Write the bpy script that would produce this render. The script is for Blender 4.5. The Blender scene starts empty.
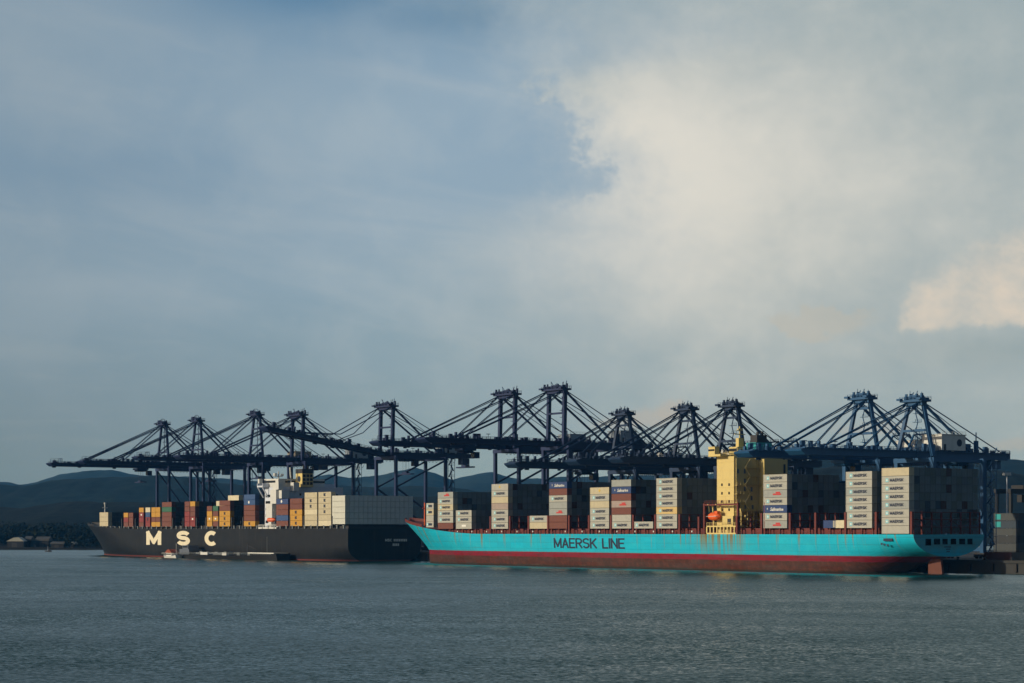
import bpy, bmesh, math, random
from mathutils import Vector, Matrix
R = random.Random(7)
C = bpy.context.scene.collection
SC = bpy.context.scene

# ------------------------------------------------------------------ camera, sky, sun, exposure
cam = bpy.data.objects.new('camera', bpy.data.cameras.new('camera'))
C.objects.link(cam); SC.camera = cam
cam.location = (0, 0, 13.8); cam.rotation_euler = (math.radians(90), 0, 0)
cam.data.lens = 70.3; cam.data.sensor_width = 36; cam.data.shift_y = 0.186
cam.data.clip_start = 1; cam.data.clip_end = 40000

SUN_AZ, SUN_EL = math.radians(-114), math.radians(16)       # azimuth from +Y, clockwise
sun_dir = Vector((math.sin(SUN_AZ) * math.cos(SUN_EL), math.cos(SUN_AZ) * math.cos(SUN_EL), math.sin(SUN_EL)))
sl = bpy.data.lights.new('sun', 'SUN'); sl.energy = 3.0; sl.angle = math.radians(0.6); sl.color = (1.0, 0.88, 0.68)
sun = bpy.data.objects.new('sun', sl); C.objects.link(sun)
sun.rotation_euler = (-sun_dir).to_track_quat('-Z', 'Y').to_euler()
SC.view_settings.view_transform = 'Standard'; SC.view_settings.look = 'None'
SC.view_settings.exposure = 0.0; SC.view_settings.gamma = 1.0
SC.cycles.use_denoising = True
SC.cycles.max_bounces = 5; SC.cycles.diffuse_bounces = 2; SC.cycles.glossy_bounces = 2
SC.cycles.volume_bounces = 0; SC.cycles.transparent_max_bounces = 4
SC.cycles.sample_clamp_indirect = 4


class NT:
    """small node-tree helper"""
    def __init__(self, tree):
        self.t = tree; tree.nodes.clear()

    def n(self, kind, **kw):
        o = self.t.nodes.new(kind)
        for k, v in kw.items(): setattr(o, k, v)
        return o

    def put(self, sock, v):
        if isinstance(v, bpy.types.NodeSocket): self.t.links.new(v, sock)
        elif v is not None: sock.default_value = v

    def m(self, op, a, b=None, c=None, clamp=False):
        o = self.n('ShaderNodeMath', operation=op, use_clamp=clamp)
        for i, v in enumerate((a, b, c)): self.put(o.inputs[i], v)
        return o.outputs[0]

    def noise(self, vec, scale, detail=4, rough=0.55, dist=0.0):
        o = self.n('ShaderNodeTexNoise')
        self.put(o.inputs['Vector'], vec); o.inputs['Scale'].default_value = scale
        o.inputs['Detail'].default_value = detail; o.inputs['Roughness'].default_value = rough
        o.inputs['Distortion'].default_value = dist
        return o.outputs['Fac']

    def xyz(self, x, y, z):
        o = self.n('ShaderNodeCombineXYZ')
        for i, v in enumerate((x, y, z)): self.put(o.inputs[i], v)
        return o.outputs[0]

    def sep(self, v):
        o = self.n('ShaderNodeSeparateXYZ'); self.put(o.inputs[0], v); return o.outputs

    def step(self, v, lo, hi, t0=0.0, t1=1.0):
        o = self.n('ShaderNodeMapRange', interpolation_type='SMOOTHSTEP')
        self.put(o.inputs[0], v); self.put(o.inputs[1], lo); self.put(o.inputs[2], hi)
        o.inputs[3].default_value = t0; o.inputs[4].default_value = t1
        return o.outputs[0]

    def mix(self, f, a, b, blend='MIX'):
        o = self.n('ShaderNodeMix', data_type='RGBA', blend_type=blend)
        self.put(o.inputs[0], f)
        for s, v in ((o.inputs[6], a), (o.inputs[7], b)):
            self.put(s, v if isinstance(v, bpy.types.NodeSocket) else (*v, 1.0))
        return o.outputs[2]

    def curve(self, v, pts, lo, hi):
        """piecewise linear function: v in [lo,hi] mapped by pts (x,y)"""
        o = self.n('ShaderNodeFloatCurve')
        ys = [p[1] for p in pts]; y0, y1 = min(ys), max(ys)
        cm = o.mapping.curves[0]
        P = [((x - lo) / (hi - lo), (y - y0) / (y1 - y0)) for x, y in sorted(pts)]
        cm.points[0].location = P[0]; cm.points[1].location = P[-1]
        for p in P[1:-1]: cm.points.new(*p)
        for p in cm.points: p.handle_type = 'VECTOR' if False else 'AUTO'
        o.mapping.update()
        nv = self.m('DIVIDE', self.m('SUBTRACT', v, lo), hi - lo, clamp=True)
        self.put(o.inputs['Value'], nv)
        return self.m('MULTIPLY_ADD', o.outputs[0], y1 - y0, y0)

    def blob(self, A, E, a0, e0, ra, re):
        """gaussian patch in (azimuth, elevation)"""
        da = self.m('DIVIDE', self.m('SUBTRACT', A, a0), ra)
        de = self.m('DIVIDE', self.m('SUBTRACT', E, e0), re)
        q = self.m('ADD', self.m('MULTIPLY', da, da), self.m('MULTIPLY', de, de))
        return self.m('POWER', 2.718, self.m('MULTIPLY', q, -1.0))


def make_world():
    w = bpy.data.worlds.new('World'); SC.world = w; w.use_nodes = True
    t = NT(w.node_tree)
    out = t.n('ShaderNodeOutputWorld'); bg = t.n('ShaderNodeBackground')
    t.t.links.new(bg.outputs[0], out.inputs[0])
    sky = t.n('ShaderNodeTexSky', sky_type='NISHITA', sun_disc=False)
    sky.sun_elevation = SUN_EL; sky.sun_rotation = SUN_AZ; sky.air_density = 1.0; sky.dust_density = 1.6; sky.ozone_density = 2.0
    d = t.n('ShaderNodeTexCoord').outputs['Generated']
    x, y, z = t.sep(d)
    deg = 180 / math.pi
    A = t.m('MULTIPLY', t.m('ARCTAN2', x, y), deg)           # azimuth, degrees right of north
    E = t.m('MULTIPLY', t.m('ARCSINE', z), deg)              # elevation, degrees
    # cloud coordinates, stretched sideways near the horizon
    P = t.xyz(t.m('MULTIPLY', A, 0.055), t.m('MULTIPLY', E, 0.13), 0.0)
    P2 = t.xyz(t.m('MULTIPLY', A, 0.10), t.m('MULTIPLY', E, 0.12), 3.0)
    n1 = t.noise(P, 1.3, 5, 0.5, 0.4); n2 = t.noise(P2, 3.5, 6, 0.58, 0.3); n3 = t.noise(P2, 9.0, 5, 0.6)
    nf = t.noise(P2, 22.0, 4, 0.6); nff = t.noise(P2, 60.0, 4, 0.6)
    strk = t.noise(t.xyz(t.m('MULTIPLY', A, 0.05), t.m('MULTIPLY', E, 0.55), 7.0), 2.0, 5, 0.55, 0.5)
    K = 16.7                                                  # strength of the background is 0.06

    def col(r, g, b): return (r * K, g * K, b * K)
    # thin high veil, greyer and dimmer low down
    veil = t.mix(t.step(E, 0.0, 11.0), col(0.225, 0.335, 0.390), col(0.260, 0.375, 0.490))
    veil = t.mix(t.m('MULTIPLY', t.step(n1, 0.35, 0.72), 0.75), veil, col(0.330, 0.430, 0.515))
    veil = t.mix(t.m('MULTIPLY', t.step(n2, 0.42, 0.72), 0.35), veil, col(0.405, 0.485, 0.545))
    dia = t.noise(t.xyz(t.m('MULTIPLY_ADD', A, 0.035, t.m('MULTIPLY', E, 0.03)), t.m('MULTIPLY_ADD', E, 0.22, t.m('MULTIPLY', A, 0.035)), 9.0), 2.2, 6, 0.58, 0.6)
    veil = t.mix(t.m('MULTIPLY', t.step(dia, 0.44, 0.70), 0.40), veil, col(0.42, 0.49, 0.545))
    veil = t.mix(t.m('MULTIPLY', t.step(strk, 0.56, 0.72), t.step(E, 9.0, 5.0, 0.0, 0.40)), veil, col(0.43, 0.50, 0.53))
    # darkening towards the far left / low
    veil = t.mix(t.step(A, 0.0, -17.0, 0.0, 0.48), veil, col(0.19, 0.255, 0.315))
    veil = t.mix(t.m('MULTIPLY', t.step(A, 6.0, -15.0), t.step(E, 7.5, 0.0, 0.0, 0.55)), veil, col(0.085, 0.130, 0.150))
    Aw = t.m('ADD', A, t.m('MULTIPLY', t.m('SUBTRACT', n2, 0.5), 5.0))
    Ew = t.m('ADD', E, t.m('MULTIPLY', t.m('SUBTRACT', n1, 0.5), 2.6))
    hole = t.m('MAXIMUM', t.blob(Aw, Ew, -5.2, 15.4, 4.8, 1.7), t.m('MULTIPLY', t.blob(Aw, Ew, -1.6, 14.6, 2.6, 1.1), 0.8))
    hole2 = t.m('MULTIPLY', t.blob(Aw, Ew, 0.6, 10.8, 3.2, 1.6), 0.04)
    hole3 = t.m('MULTIPLY', t.blob(Aw, Ew, -12.5, 9.9, 5.0, 1.1), 0.25)
    hm = t.m('MAXIMUM', hole, t.m('MAXIMUM', hole2, hole3))
    veil = t.mix(t.m('MULTIPLY', hm, 0.85), veil, col(0.07, 0.19, 0.335))
    # great cloud with its edge running down the middle
    edge = t.curve(E, [(0, -5.0), (4.2, -3.4), (6.6, -2.2), (8.4, -0.6), (9.5, 1.5), (10.0, 2.3), (10.6, 2.1), (11.3, 1.6), (12.1, 1.0),
                       (12.7, 0.6), (13.4, 0.6), (15.0, -1.5), (20.0, -4.0)], 0, 20)
    soft = t.curve(E, [(0, 9.0), (6.0, 9.0), (8.6, 6.5), (9.7, 3.2), (11.0, 2.4), (12.3, 2.2), (13.0, 4.0), (15.0, 9.0), (20, 9.0)], 0, 20)
    crisp = t.m('ADD', t.m('MULTIPLY', t.m('SUBTRACT', n3, 0.5), 3.0), t.m('ADD', t.m('MULTIPLY', t.m('SUBTRACT', nf, 0.5), 1.5), t.m('MULTIPLY', t.m('SUBTRACT', nff, 0.5), 0.5)))
    s = t.m('ADD', t.m('SUBTRACT', A, edge), crisp)
    q = t.m('DIVIDE', s, soft)
    rim = t.m('MULTIPLY', t.m('MULTIPLY', t.step(E, 8.6, 10.2), t.step(E, 14.0, 12.2)), 0.34)      # only there is the edge crisp
    big = t.m('ADD', t.m('MULTIPLY', t.step(q, -0.6, 1.2), t.m('SUBTRACT', 1.0, rim)), t.m('MULTIPLY', t.step(q, -0.05, 0.30), rim))
    lum = t.m('ADD', t.m('MULTIPLY', t.blob(A, E, 3.8, 9.8, 4.6, 3.6), 0.85), t.m('MULTIPLY', t.blob(A, E, 9.0, 9.5, 11.0, 6.5), 0.60))
    lum = t.m('ADD', lum, t.m('MULTIPLY', t.m('SUBTRACT', n2, 0.5), 0.75))
    lum = t.m('ADD', lum, t.m('MULTIPLY', t.m('SUBTRACT', n3, 0.5), 0.25))
    lum = t.m('ADD', lum, t.m('MULTIPLY', t.m('SUBTRACT', nf, 0.5), 0.10))
    cb = t.mix(t.step(lum, -0.05, 1.40), col(0.31, 0.39, 0.42), col(0.72, 0.70, 0.635))
    front = t.step(E, 0.0, 8.0)
    sk = t.mix(t.m('MULTIPLY', big, t.m('MULTIPLY_ADD', front, 0.30, 0.65)), veil, cb)
    # cumulus bank at the right with a flat base
    rise = t.m('MULTIPLY_ADD', t.m('SUBTRACT', A, 10.9), 0.46, 7.25)                # its top climbs to the right
    top = t.m('SUBTRACT', t.m('ADD', rise, t.m('MULTIPLY', crisp, 0.45)), E)
    left = t.m('SUBTRACT', t.m('ADD', A, t.m('MULTIPLY', crisp, 0.35)), t.m('MULTIPLY_ADD', t.m('SUBTRACT', E, 5.6), 0.25, 10.8))
    base = t.step(t.m('ADD', E, t.m('MULTIPLY', crisp, 0.16)), t.m('MULTIPLY_ADD', A, 0.035, 5.12), t.m('MULTIPLY_ADD', A, 0.035, 5.42))
    bank = t.m('MULTIPLY', t.m('MULTIPLY', t.step(top, -0.1, 1.6), t.step(left, -0.1, 0.35)), base)
    billow = t.m('MULTIPLY_ADD', t.m('SUBTRACT', n3, 0.5), 1.8, 0.70)
    sk = t.mix(t.m('MULTIPLY', bank, billow), sk, col(0.66, 0.60, 0.52))
    under = t.m('MULTIPLY', t.blob(A, t.m('ADD', E, t.m('MULTIPLY', crisp, 0.1)), 13.6, 5.0, 3.0, 0.55), 0.35)
    sk = t.mix(under, sk, col(0.24, 0.31, 0.33))
    s3 = t.blob(t.m('ADD', A, crisp), t.m('ADD', E, t.m('MULTIPLY', crisp, 0.5)), 8.6, 5.9, 1.4, 0.45)
    sk = t.mix(t.m('MULTIPLY', t.step(s3, 0.2, 0.6), 0.55), sk, col(0.49, 0.475, 0.42))
    for a0, e0, ra, re, k in ((4.0, 3.3, 0.8, 0.30, .4), (4.7, 3.55, 0.5, 0.28, .45), (3.0, 3.1, 0.7, 0.2, .3), (10.2, 2.9, 1.2, .22, .25), (14.2, 2.4, 1.0, .25, .3)):
        b = t.blob(t.m('ADD', A, t.m('MULTIPLY', crisp, 0.4)), t.m('ADD', E, t.m('MULTIPLY', crisp, 0.22)), a0, e0, ra, re)
        sk = t.mix(t.m('MULTIPLY', t.step(b, 0.2, 0.8), k), sk, col(0.50, 0.43, 0.36))
    # clouds cover the sky ahead; behind and high up the clear Nishita sky shows
    cover = t.m('MULTIPLY', t.step(t.m('ABSOLUTE', A), 70.0, 28.0, 0.0, 1.0), t.step(E, 48.0, 20.0, 0.0, 1.0))
    fin = t.mix(cover, sky.outputs[0], sk)
    t.put(bg.inputs[0], fin); bg.inputs[1].default_value = 0.06


make_world()

# ------------------------------------------------------------------ the port's own frame: x inboard, y along the quay, z up
UX, UY = -0.573, 0.8195
OX, OY = 120.5, 658.5
ROT = math.atan2(0.573, 0.8195)


def W(w, t, z=0.0):
    return Vector((OX + w * UY - t * 0.573, OY + w * 0.573 + t * UY, z))


def T(px, w=0.0):                                   # measured bearing -> distance along the quay
    k = (px - 512) / 2000
    return (OX + UY * w - k * (OY + 0.573 * w)) / (0.573 + UY * k)


def pxy(p):                                         # bearing / height as seen from the photograph's place (for ranking sizes only)
    return 512 + 2000 * p.x / p.y, 532 - 2000 * (p.z - 13.8) / p.y


# ------------------------------------------------------------------ materials
MATS = {}


def new_mat(name):
    m = bpy.data.materials.new(name); m.use_nodes = True
    t = NT(m.node_tree)
    out = t.n('ShaderNodeOutputMaterial'); b = t.n('ShaderNodeBsdfPrincipled')
    t.t.links.new(b.outputs[0], out.inputs[0])
    return m, t, b, out


def paint(name, c, rough=0.55, wear=0.25, scale=0.6, metal=0.0, rust=0.0):
    if name in MATS: return MATS[name]
    m, t, b, out = new_mat(name)
    co = t.n('ShaderNodeTexCoord').outputs['Object']
    n = t.noise(co, scale, 5, 0.6)
    sx, sy, sz = t.sep(co)
    run = t.noise(t.xyz(sx, sy, t.m('MULTIPLY', sz, 0.12)), scale * 2.4, 4, 0.6)
    col = t.mix(t.m('MULTIPLY', t.step(n, 0.4, 0.75), wear), c, tuple(v * 0.55 for v in c))
    col = t.mix(t.m('MULTIPLY', t.step(run, 0.5, 0.8), wear), col, tuple(min(1, v * 1.25 + .01) for v in c))
    if rust:
        col = t.mix(t.m('MULTIPLY', t.step(run, 0.62, 0.72), rust), col, (0.16, 0.06, 0.02))
    t.put(b.inputs['Base Color'], col); b.inputs['Roughness'].default_value = rough; b.inputs['Metallic'].default_value = metal
    MATS[name] = m
    return m


navy = paint('navy_paint', (0.009, 0.022, 0.085), 0.55)
teal_navy = paint('dark_blue_paint', (0.008, 0.030, 0.085), 0.55)
blue = paint('blue_paint', (0.012, 0.080, 0.20), 0.5)
white = paint('white_paint', (0.62, 0.63, 0.61), 0.5, rust=0.15)
cream = paint('cream_paint', (0.66, 0.52, 0.20), 0.5, 0.2, 0.3, rust=0.18)
black = paint('black_paint', (0.012, 0.012, 0.014), 0.6)
matblack = paint('flat_black', (0.004, 0.004, 0.005), 0.95, 0.0)
matblack.node_tree.nodes['Principled BSDF'].inputs['Specular IOR Level'].default_value = 0.05
soot = paint('dark_grey_paint', (0.03, 0.03, 0.035), 0.7)
grey = paint('grey_paint', (0.60, 0.65, 0.75), 0.6)
midgrey = paint('steel_grey', (0.16, 0.18, 0.19), 0.6)
deckred = paint('oxide_red_paint', (0.13, 0.018, 0.012), 0.65, 0.35)
orange = paint('orange_paint', (0.75, 0.12, 0.02), 0.5, 0.1)
turq = paint('turquoise_paint', (0.02, 0.33, 0.37), 0.5)
glass = paint('dark_glass', (0.01, 0.012, 0.015), 0.15, 0.0)
ropegrey = paint('cable_grey', (0.03, 0.035, 0.045), 0.6)
stonec = paint('concrete', (0.034, 0.036, 0.037), 0.85, 0.5, 0.05)
roofmat = paint('pale_roof', (0.36, 0.36, 0.31), 0.6, 0.4, 0.3)
darkroof = paint('grey_roof', (0.07, 0.07, 0.068), 0.7, 0.4, 0.3)
wallmat = paint('plaster', (0.010, 0.010, 0.010), 0.8, 0.4, 0.3)
letter_dark = paint('dark_lettering', (0.008, 0.018, 0.05), 0.6, 0.0)
letter_cream = paint('cream_lettering', (0.72, 0.66, 0.50), 0.6, 0.15)
letter_white = paint('white_lettering', (0.75, 0.75, 0.72), 0.6, 0.0)
letter_red = paint('red_lettering', (0.50, 0.035, 0.03), 0.6, 0.0)
logo_blue = paint('pale_blue_mark', (0.20, 0.52, 0.60), 0.6, 0.0)
logo_teal = paint('teal_mark', (0.02, 0.34, 0.36), 0.6, 0.0)

PAL = {  # container paints; darker greys, slates and dull green hold painted-in shade
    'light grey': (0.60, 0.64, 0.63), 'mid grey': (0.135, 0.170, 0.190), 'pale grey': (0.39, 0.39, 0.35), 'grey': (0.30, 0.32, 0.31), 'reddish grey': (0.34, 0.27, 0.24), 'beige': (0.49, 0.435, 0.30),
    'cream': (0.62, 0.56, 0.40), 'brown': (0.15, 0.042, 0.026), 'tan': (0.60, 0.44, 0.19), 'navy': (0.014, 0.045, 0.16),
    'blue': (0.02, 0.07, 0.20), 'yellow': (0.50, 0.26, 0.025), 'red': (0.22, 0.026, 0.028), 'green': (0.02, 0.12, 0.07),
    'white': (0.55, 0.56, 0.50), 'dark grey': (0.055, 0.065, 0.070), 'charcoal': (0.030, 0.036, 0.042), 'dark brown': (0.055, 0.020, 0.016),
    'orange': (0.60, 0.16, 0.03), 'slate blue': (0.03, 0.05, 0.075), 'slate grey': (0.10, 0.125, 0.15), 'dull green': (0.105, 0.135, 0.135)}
CM = {k: paint('container_' + k.replace(' ', '_'), v, 0.6, 0.22, 0.5, rust=0.25 if k not in ('charcoal', 'dark grey') else 0.1) for k, v in PAL.items()}


# ------------------------------------------------------------------ mesh building
class MB:
    def __init__(self): self.v, self.f, self.mi = [], [], []

    def quadbox(self, P, mi=0):
        i = len(self.v); self.v += [tuple(p) for p in P]
        for q in ((0, 3, 2, 1), (4, 5, 6, 7), (0, 1, 5, 4), (1, 2, 6, 5), (2, 3, 7, 6), (3, 0, 4, 7)):
            self.f.append(tuple(i + k for k in q)); self.mi.append(mi)

    def box(self, a, b, mi=0):
        (x0, y0, z0), (x1, y1, z1) = a, b
        self.quadbox([(x0, y0, z0), (x1, y0, z0), (x1, y1, z0), (x0, y1, z0), (x0, y0, z1), (x1, y0, z1), (x1, y1, z1), (x0, y1, z1)], mi)
        return self

    def beam(self, p, q, w, h=None, mi=0, up=(0, 0, 1)):
        h = w if h is None else h
        p, q = Vector(p), Vector(q); d = (q - p).normalized(); u = Vector(up)
        if abs(d.dot(u)) > 0.98: u = Vector((1, 0, 0))
        s = d.cross(u).normalized() * (w / 2); n = s.cross(d).normalized() * (h / 2)
        self.quadbox([p - s - n, p + s - n, p + s + n, p - s + n, q - s - n, q + s - n, q + s + n, q - s + n], mi)
        return self

    def tube(self, p, q, r, n=6, mi=0, r2=None):
        p, q = Vector(p), Vector(q); d = (q - p).normalized(); r2 = r if r2 is None else r2
        u = Vector((0, 0, 1)) if abs(d.z) < 0.95 else Vector((1, 0, 0))
        s = d.cross(u).normalized(); k = s.cross(d); i = len(self.v)
        for c, rr in ((p, r), (q, r2)):
            for a in range(n):
                an = 2 * math.pi * a / n
                self.v.append(tuple(c + (s * math.cos(an) + k * math.sin(an)) * rr))
        for a in range(n):
            b = (a + 1) % n
            self.f.append((i + a, i + b, i + n + b, i + n + a)); self.mi.append(mi)
        self.f.append(tuple(i + a for a in range(n))[::-1]); self.mi.append(mi)
        self.f.append(tuple(i + n + a for a in range(n))); self.mi.append(mi)
        return self

    def path(self, pts, r, n=5, mi=0):
        for a, b in zip(pts[:-1], pts[1:]): self.tube(a, b, r, n, mi)
        return self

    def prism(self, poly, axis, a, b, mi=0):
        """extrude a polygon of (u,v) along axis 0/1/2 from a to b"""
        i = len(self.v); n = len(poly)
        for s in (a, b):
            for (u, v) in poly:
                self.v.append((s, u, v) if axis == 0 else ((u, s, v) if axis == 1 else (u, v, s)))
        self.f.append(tuple(range(i, i + n))); self.f.append(tuple(range(i + n, i + 2 * n))[::-1]); self.mi += [mi, mi]
        for k in range(n):
            j = (k + 1) % n
            self.f.append((i + k, i + n + k, i + n + j, i + j)); self.mi.append(mi)
        return self

    def rail(self, pts, h=1.1, step=2.0, r=0.05, mi=0):
        for a, b in zip(pts[:-1], pts[1:]):
            a, b = Vector(a), Vector(b); n = max(1, int((b - a).length / step))
            for k in range(n + 1):
                p = a.lerp(b, k / n); self.beam(p, p + Vector((0, 0, h)), r * 1.6, mi=mi)
            for hh in (h, h * .55):
                self.beam(a + Vector((0, 0, hh)), b + Vector((0, 0, hh)), r * 1.6, mi=mi)
        return self

    def mesh(self, name, mats):
        me = bpy.data.meshes.new(name); me.from_pydata(self.v, [], self.f)
        for m in (mats if isinstance(mats, (list, tuple)) else [mats]): me.materials.append(m)
        me.polygons.foreach_set('material_index', self.mi)
        bm = bmesh.new(); bm.from_mesh(me); bmesh.ops.recalc_face_normals(bm, faces=bm.faces); bm.to_mesh(me); bm.free()
        me.update(); return me

    def build(self, name, mats, parent=None, label=None):
        o = bpy.data.objects.new(name, self.mesh(name, mats)); C.objects.link(o)
        if parent: o.parent = parent
        if label: o['label'] = label
        return o


def tag(o, label=None, cat=None, group=None, kind=None):
    if label: o['label'] = label
    if cat: o['category'] = cat
    if group: o['group'] = group
    if kind: o['kind'] = kind
    return o


def empty(name, loc, rz=0.0):
    o = bpy.data.objects.new(name, None); C.objects.link(o); o.location = loc; o.rotation_euler = (0, 0, rz)
    o.empty_display_size = 1; return o


def copy_tree(o, parent=None):
    c = o.copy(); C.objects.link(c)
    if parent: c.parent = parent
    for k in ('label', 'category', 'group'):
        pass
    for ch in list(o.children): copy_tree(ch, c)
    return c


def text_mesh(body, size, extrude=0.03, bold=0.0, spacing=1.0, res=2, sx=1.0):
    cu = bpy.data.curves.new('lettering', 'FONT'); cu.body = body; cu.size = size; cu.extrude = extrude
    cu.offset = bold; cu.space_character = spacing; cu.resolution_u = res
    o = bpy.data.objects.new('lettering', cu); C.objects.link(o)
    bpy.context.view_layer.update()
    me = bpy.data.meshes.new_from_object(o.evaluated_get(bpy.context.evaluated_depsgraph_get()))
    bpy.data.objects.remove(o)
    xs = [v.co.x for v in me.vertices]; ys = [v.co.y for v in me.vertices]
    x0, x1, y0 = min(xs), max(xs), min(ys)
    for v in me.vertices: v.co.x = (v.co.x - x0) * sx; v.co.y -= y0
    me['w'] = (x1 - x0) * sx; me['h'] = max(ys) - y0
    return me


def strokes(ch):
    arc = lambda cx, cy, rx, ry, a0, a1, n=14: [(cx + rx * math.cos(math.radians(a0 + (a1 - a0) * i / n)), cy + ry * math.sin(math.radians(a0 + (a1 - a0) * i / n))) for i in range(n + 1)]
    return {'M': [[(0, 0), (0, 1)], [(0, 1), (.5, .12)], [(.5, .12), (1, 1)], [(1, 1), (1, 0)]],
            'A': [[(0, 0), (.5, 1)], [(.5, 1), (1, 0)], [(.2, .32), (.8, .32)]],
            'E': [[(0, 0), (0, 1)], [(0, 1), (1, 1)], [(0, .52), (.85, .52)], [(0, 0), (1, 0)]],
            'R': [[(0, 0), (0, 1)], [(0, 1), (.5, 1)] + arc(.55, .75, .45, .25, 90, -90, 8) + [(0, .5)], [(.45, .5), (1, 0)]],
            'S': [arc(.5, .76, .5, .24, 15, 270) [:-1] + arc(.5, .26, .5, .26, 90, -165)],
            'K': [[(0, 0), (0, 1)], [(1, 1), (.05, .42)], [(.3, .58), (1, 0)]],
            'L': [[(0, 1), (0, 0)], [(0, 0), (1, 0)]], 'I': [[(.5, 0), (.5, 1)]],
            'N': [[(0, 0), (0, 1)], [(0, 1), (1, 0)], [(1, 0), (1, 1)]],
            'C': [arc(.5, .5, .5, .5, 48, 312, 20)]}[ch]


def stroke_mesh(body, width, height, th, gap=.32, tv=None, div=1):
    """bold block lettering as flat ribbons, left bottom at the origin"""
    tv = tv or th; adv = {'M': 1.25, 'I': .02, ' ': .55, 'L': .85, 'E': .9}
    tot = sum(adv.get(c, 1.0) for c in body) + gap * (len(body) - 1); u = (width - th) / tot
    V, F = [], []; x = th / 2; n = 0
    for c in body:
        w_ = adv.get(c, 1.0) * u
        if c != ' ':
            for st_ in strokes(c):
                P_ = [Vector((x + px * w_, tv / 2 + py * (height - tv))) for px, py in st_]; n += 1
                if len(P_) == 2:
                    d = (P_[1] - P_[0]).normalized(); a_, b_ = P_[0] - d * th * .42, P_[1] + d * th * .42; P_ = [a_.lerp(b_, q / div) for q in range(div + 1)]
                i0 = len(V)
                for q, p in enumerate(P_):
                    d = (P_[min(q + 1, len(P_) - 1)] - P_[max(q - 1, 0)]).normalized(); nn_ = Vector((-d.y, d.x)) * th / 2
                    for sg in (-1, 1): V.append((p.x + sg * nn_.x, p.y + sg * nn_.y, .004 * (n % 7)))
                for q in range(len(P_) - 1): F.append((i0 + 2 * q, i0 + 2 * q + 2, i0 + 2 * q + 3, i0 + 2 * q + 1))
        x += w_ + gap * u
    me = bpy.data.meshes.new('lettering'); me.from_pydata(V, [], F); me.update(); return me


def on_port(me, y, z, x):
    """lay a flat text mesh on a face that looks out over the water (-x): reading runs towards -y"""
    me.transform(Matrix(((0, 0, -1, x), (-1, 0, 0, y), (0, 1, 0, z), (0, 0, 0, 1)))); return me


def on_aft(me, x, z, y):
    me.transform(Matrix(((1, 0, 0, x), (0, 0, -1, y), (0, 1, 0, z), (0, 0, 0, 1)))); return me


# ------------------------------------------------------------------ water, land, hills
def water():
    m, t, b, out = new_mat('harbour_water')
    co = t.n('ShaderNodeTexCoord').outputs['Object']
    x, y, z = t.sep(co)
    p = t.xyz(t.m('MULTIPLY', x, 0.55), y, z)
    big = t.noise(co, 0.012, 3, 0.5)
    amp = t.m('MULTIPLY_ADD', t.step(big, 0.35, 0.65), 0.6, 0.65)
    off = t.m('ADD', t.m('MULTIPLY', t.m('SUBTRACT', x, OX), 0.8195), t.m('MULTIPLY', t.m('SUBTRACT', y, OY), 0.573))   # metres from the berth
    lee = t.step(t.m('ADD', off, t.m('MULTIPLY', t.m('SUBTRACT', big, 0.5), 40.0)), 0.0, -110.0, 0.75, 1.0)           # calmer in the lee of the ships
    sx = sy = 0.0
    for sc, k, seed in ((0.04, 0.18, 0.0), (0.7, 0.40, 11.0), (2.6, 0.80, 23.0)):
        o = t.n('ShaderNodeTexNoise'); o.inputs['Scale'].default_value = sc; o.inputs['Detail'].default_value = 3; o.inputs['Roughness'].default_value = 0.6
        t.put(o.inputs['Vector'], t.xyz(t.m('ADD', t.m('MULTIPLY', x, 0.75), seed), y, seed))
        r_, g_, b_ = t.sep(o.outputs['Color'])
        sx = t.m('MULTIPLY_ADD', t.m('SUBTRACT', r_, 0.5), k * 0.7, sx); sy = t.m('MULTIPLY_ADD', t.m('SUBTRACT', g_, 0.5), k, sy)
    nrm = t.n('ShaderNodeVectorMath', operation='NORMALIZE'); t.put(nrm.inputs[0], t.xyz(t.m('MULTIPLY', t.m('MULTIPLY', sx, amp), lee), t.m('MULTIPLY', t.m('MULTIPLY', t.m('ABSOLUTE', t.m('MULTIPLY_ADD', sy, amp, -0.19)), -1.0), lee), 1.0))   # the faces of the ripples turned to the open harbour
    t.put(b.inputs['Normal'], nrm.outputs[0])
    t.put(b.inputs['Base Color'], t.mix(t.step(big, .35, .7), (0.006, 0.036, 0.035), (0.009, 0.044, 0.041)))
    b.inputs['Roughness'].default_value = 0.10; b.inputs['IOR'].default_value = 1.30; b.inputs['Specular Tint'].default_value = (0.70, 0.96, 0.90, 1)
    mb = MB(); X = [-3900, -900, -400, 0, 400, 900, 4700]; Y = [-150, 120, 400, 700, 1100, 1600, 3000, 7200]
    idx = {}
    for j, yy in enumerate(Y):
        for i, xx in enumerate(X): idx[i, j] = len(mb.v); mb.v.append((xx, yy, 0))
    for j in range(len(Y) - 1):
        for i in range(len(X) - 1): mb.f.append((idx[i, j], idx[i + 1, j], idx[i + 1, j + 1], idx[i, j + 1])); mb.mi.append(0)
    tag(mb.build('water', m), kind='structure')


water()


def veg_mat(name, c1, c2, scale):
    m, t, b, out = new_mat(name)
    co = t.n('ShaderNodeTexCoord').outputs['Object']
    n = t.noise(co, scale, 6, 0.65); n2 = t.noise(co, scale * 0.12, 3, 0.5)
    col = t.mix(t.step(n, 0.35, 0.68), c1, c2); col = t.mix(t.m('MULTIPLY', t.step(n2, 0.4, 0.7), 0.5), col, tuple(v * 0.6 for v in c1))
    t.put(b.inputs['Base Color'], col); b.inputs['Roughness'].default_value = 0.95; b.inputs['Specular IOR Level'].default_value = 0.1
    return m


def hash2(i, j, s):
    r = math.sin(i * 127.1 + j * 311.7 + s * 74.7) * 43758.5453
    return r - math.floor(r)


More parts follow.
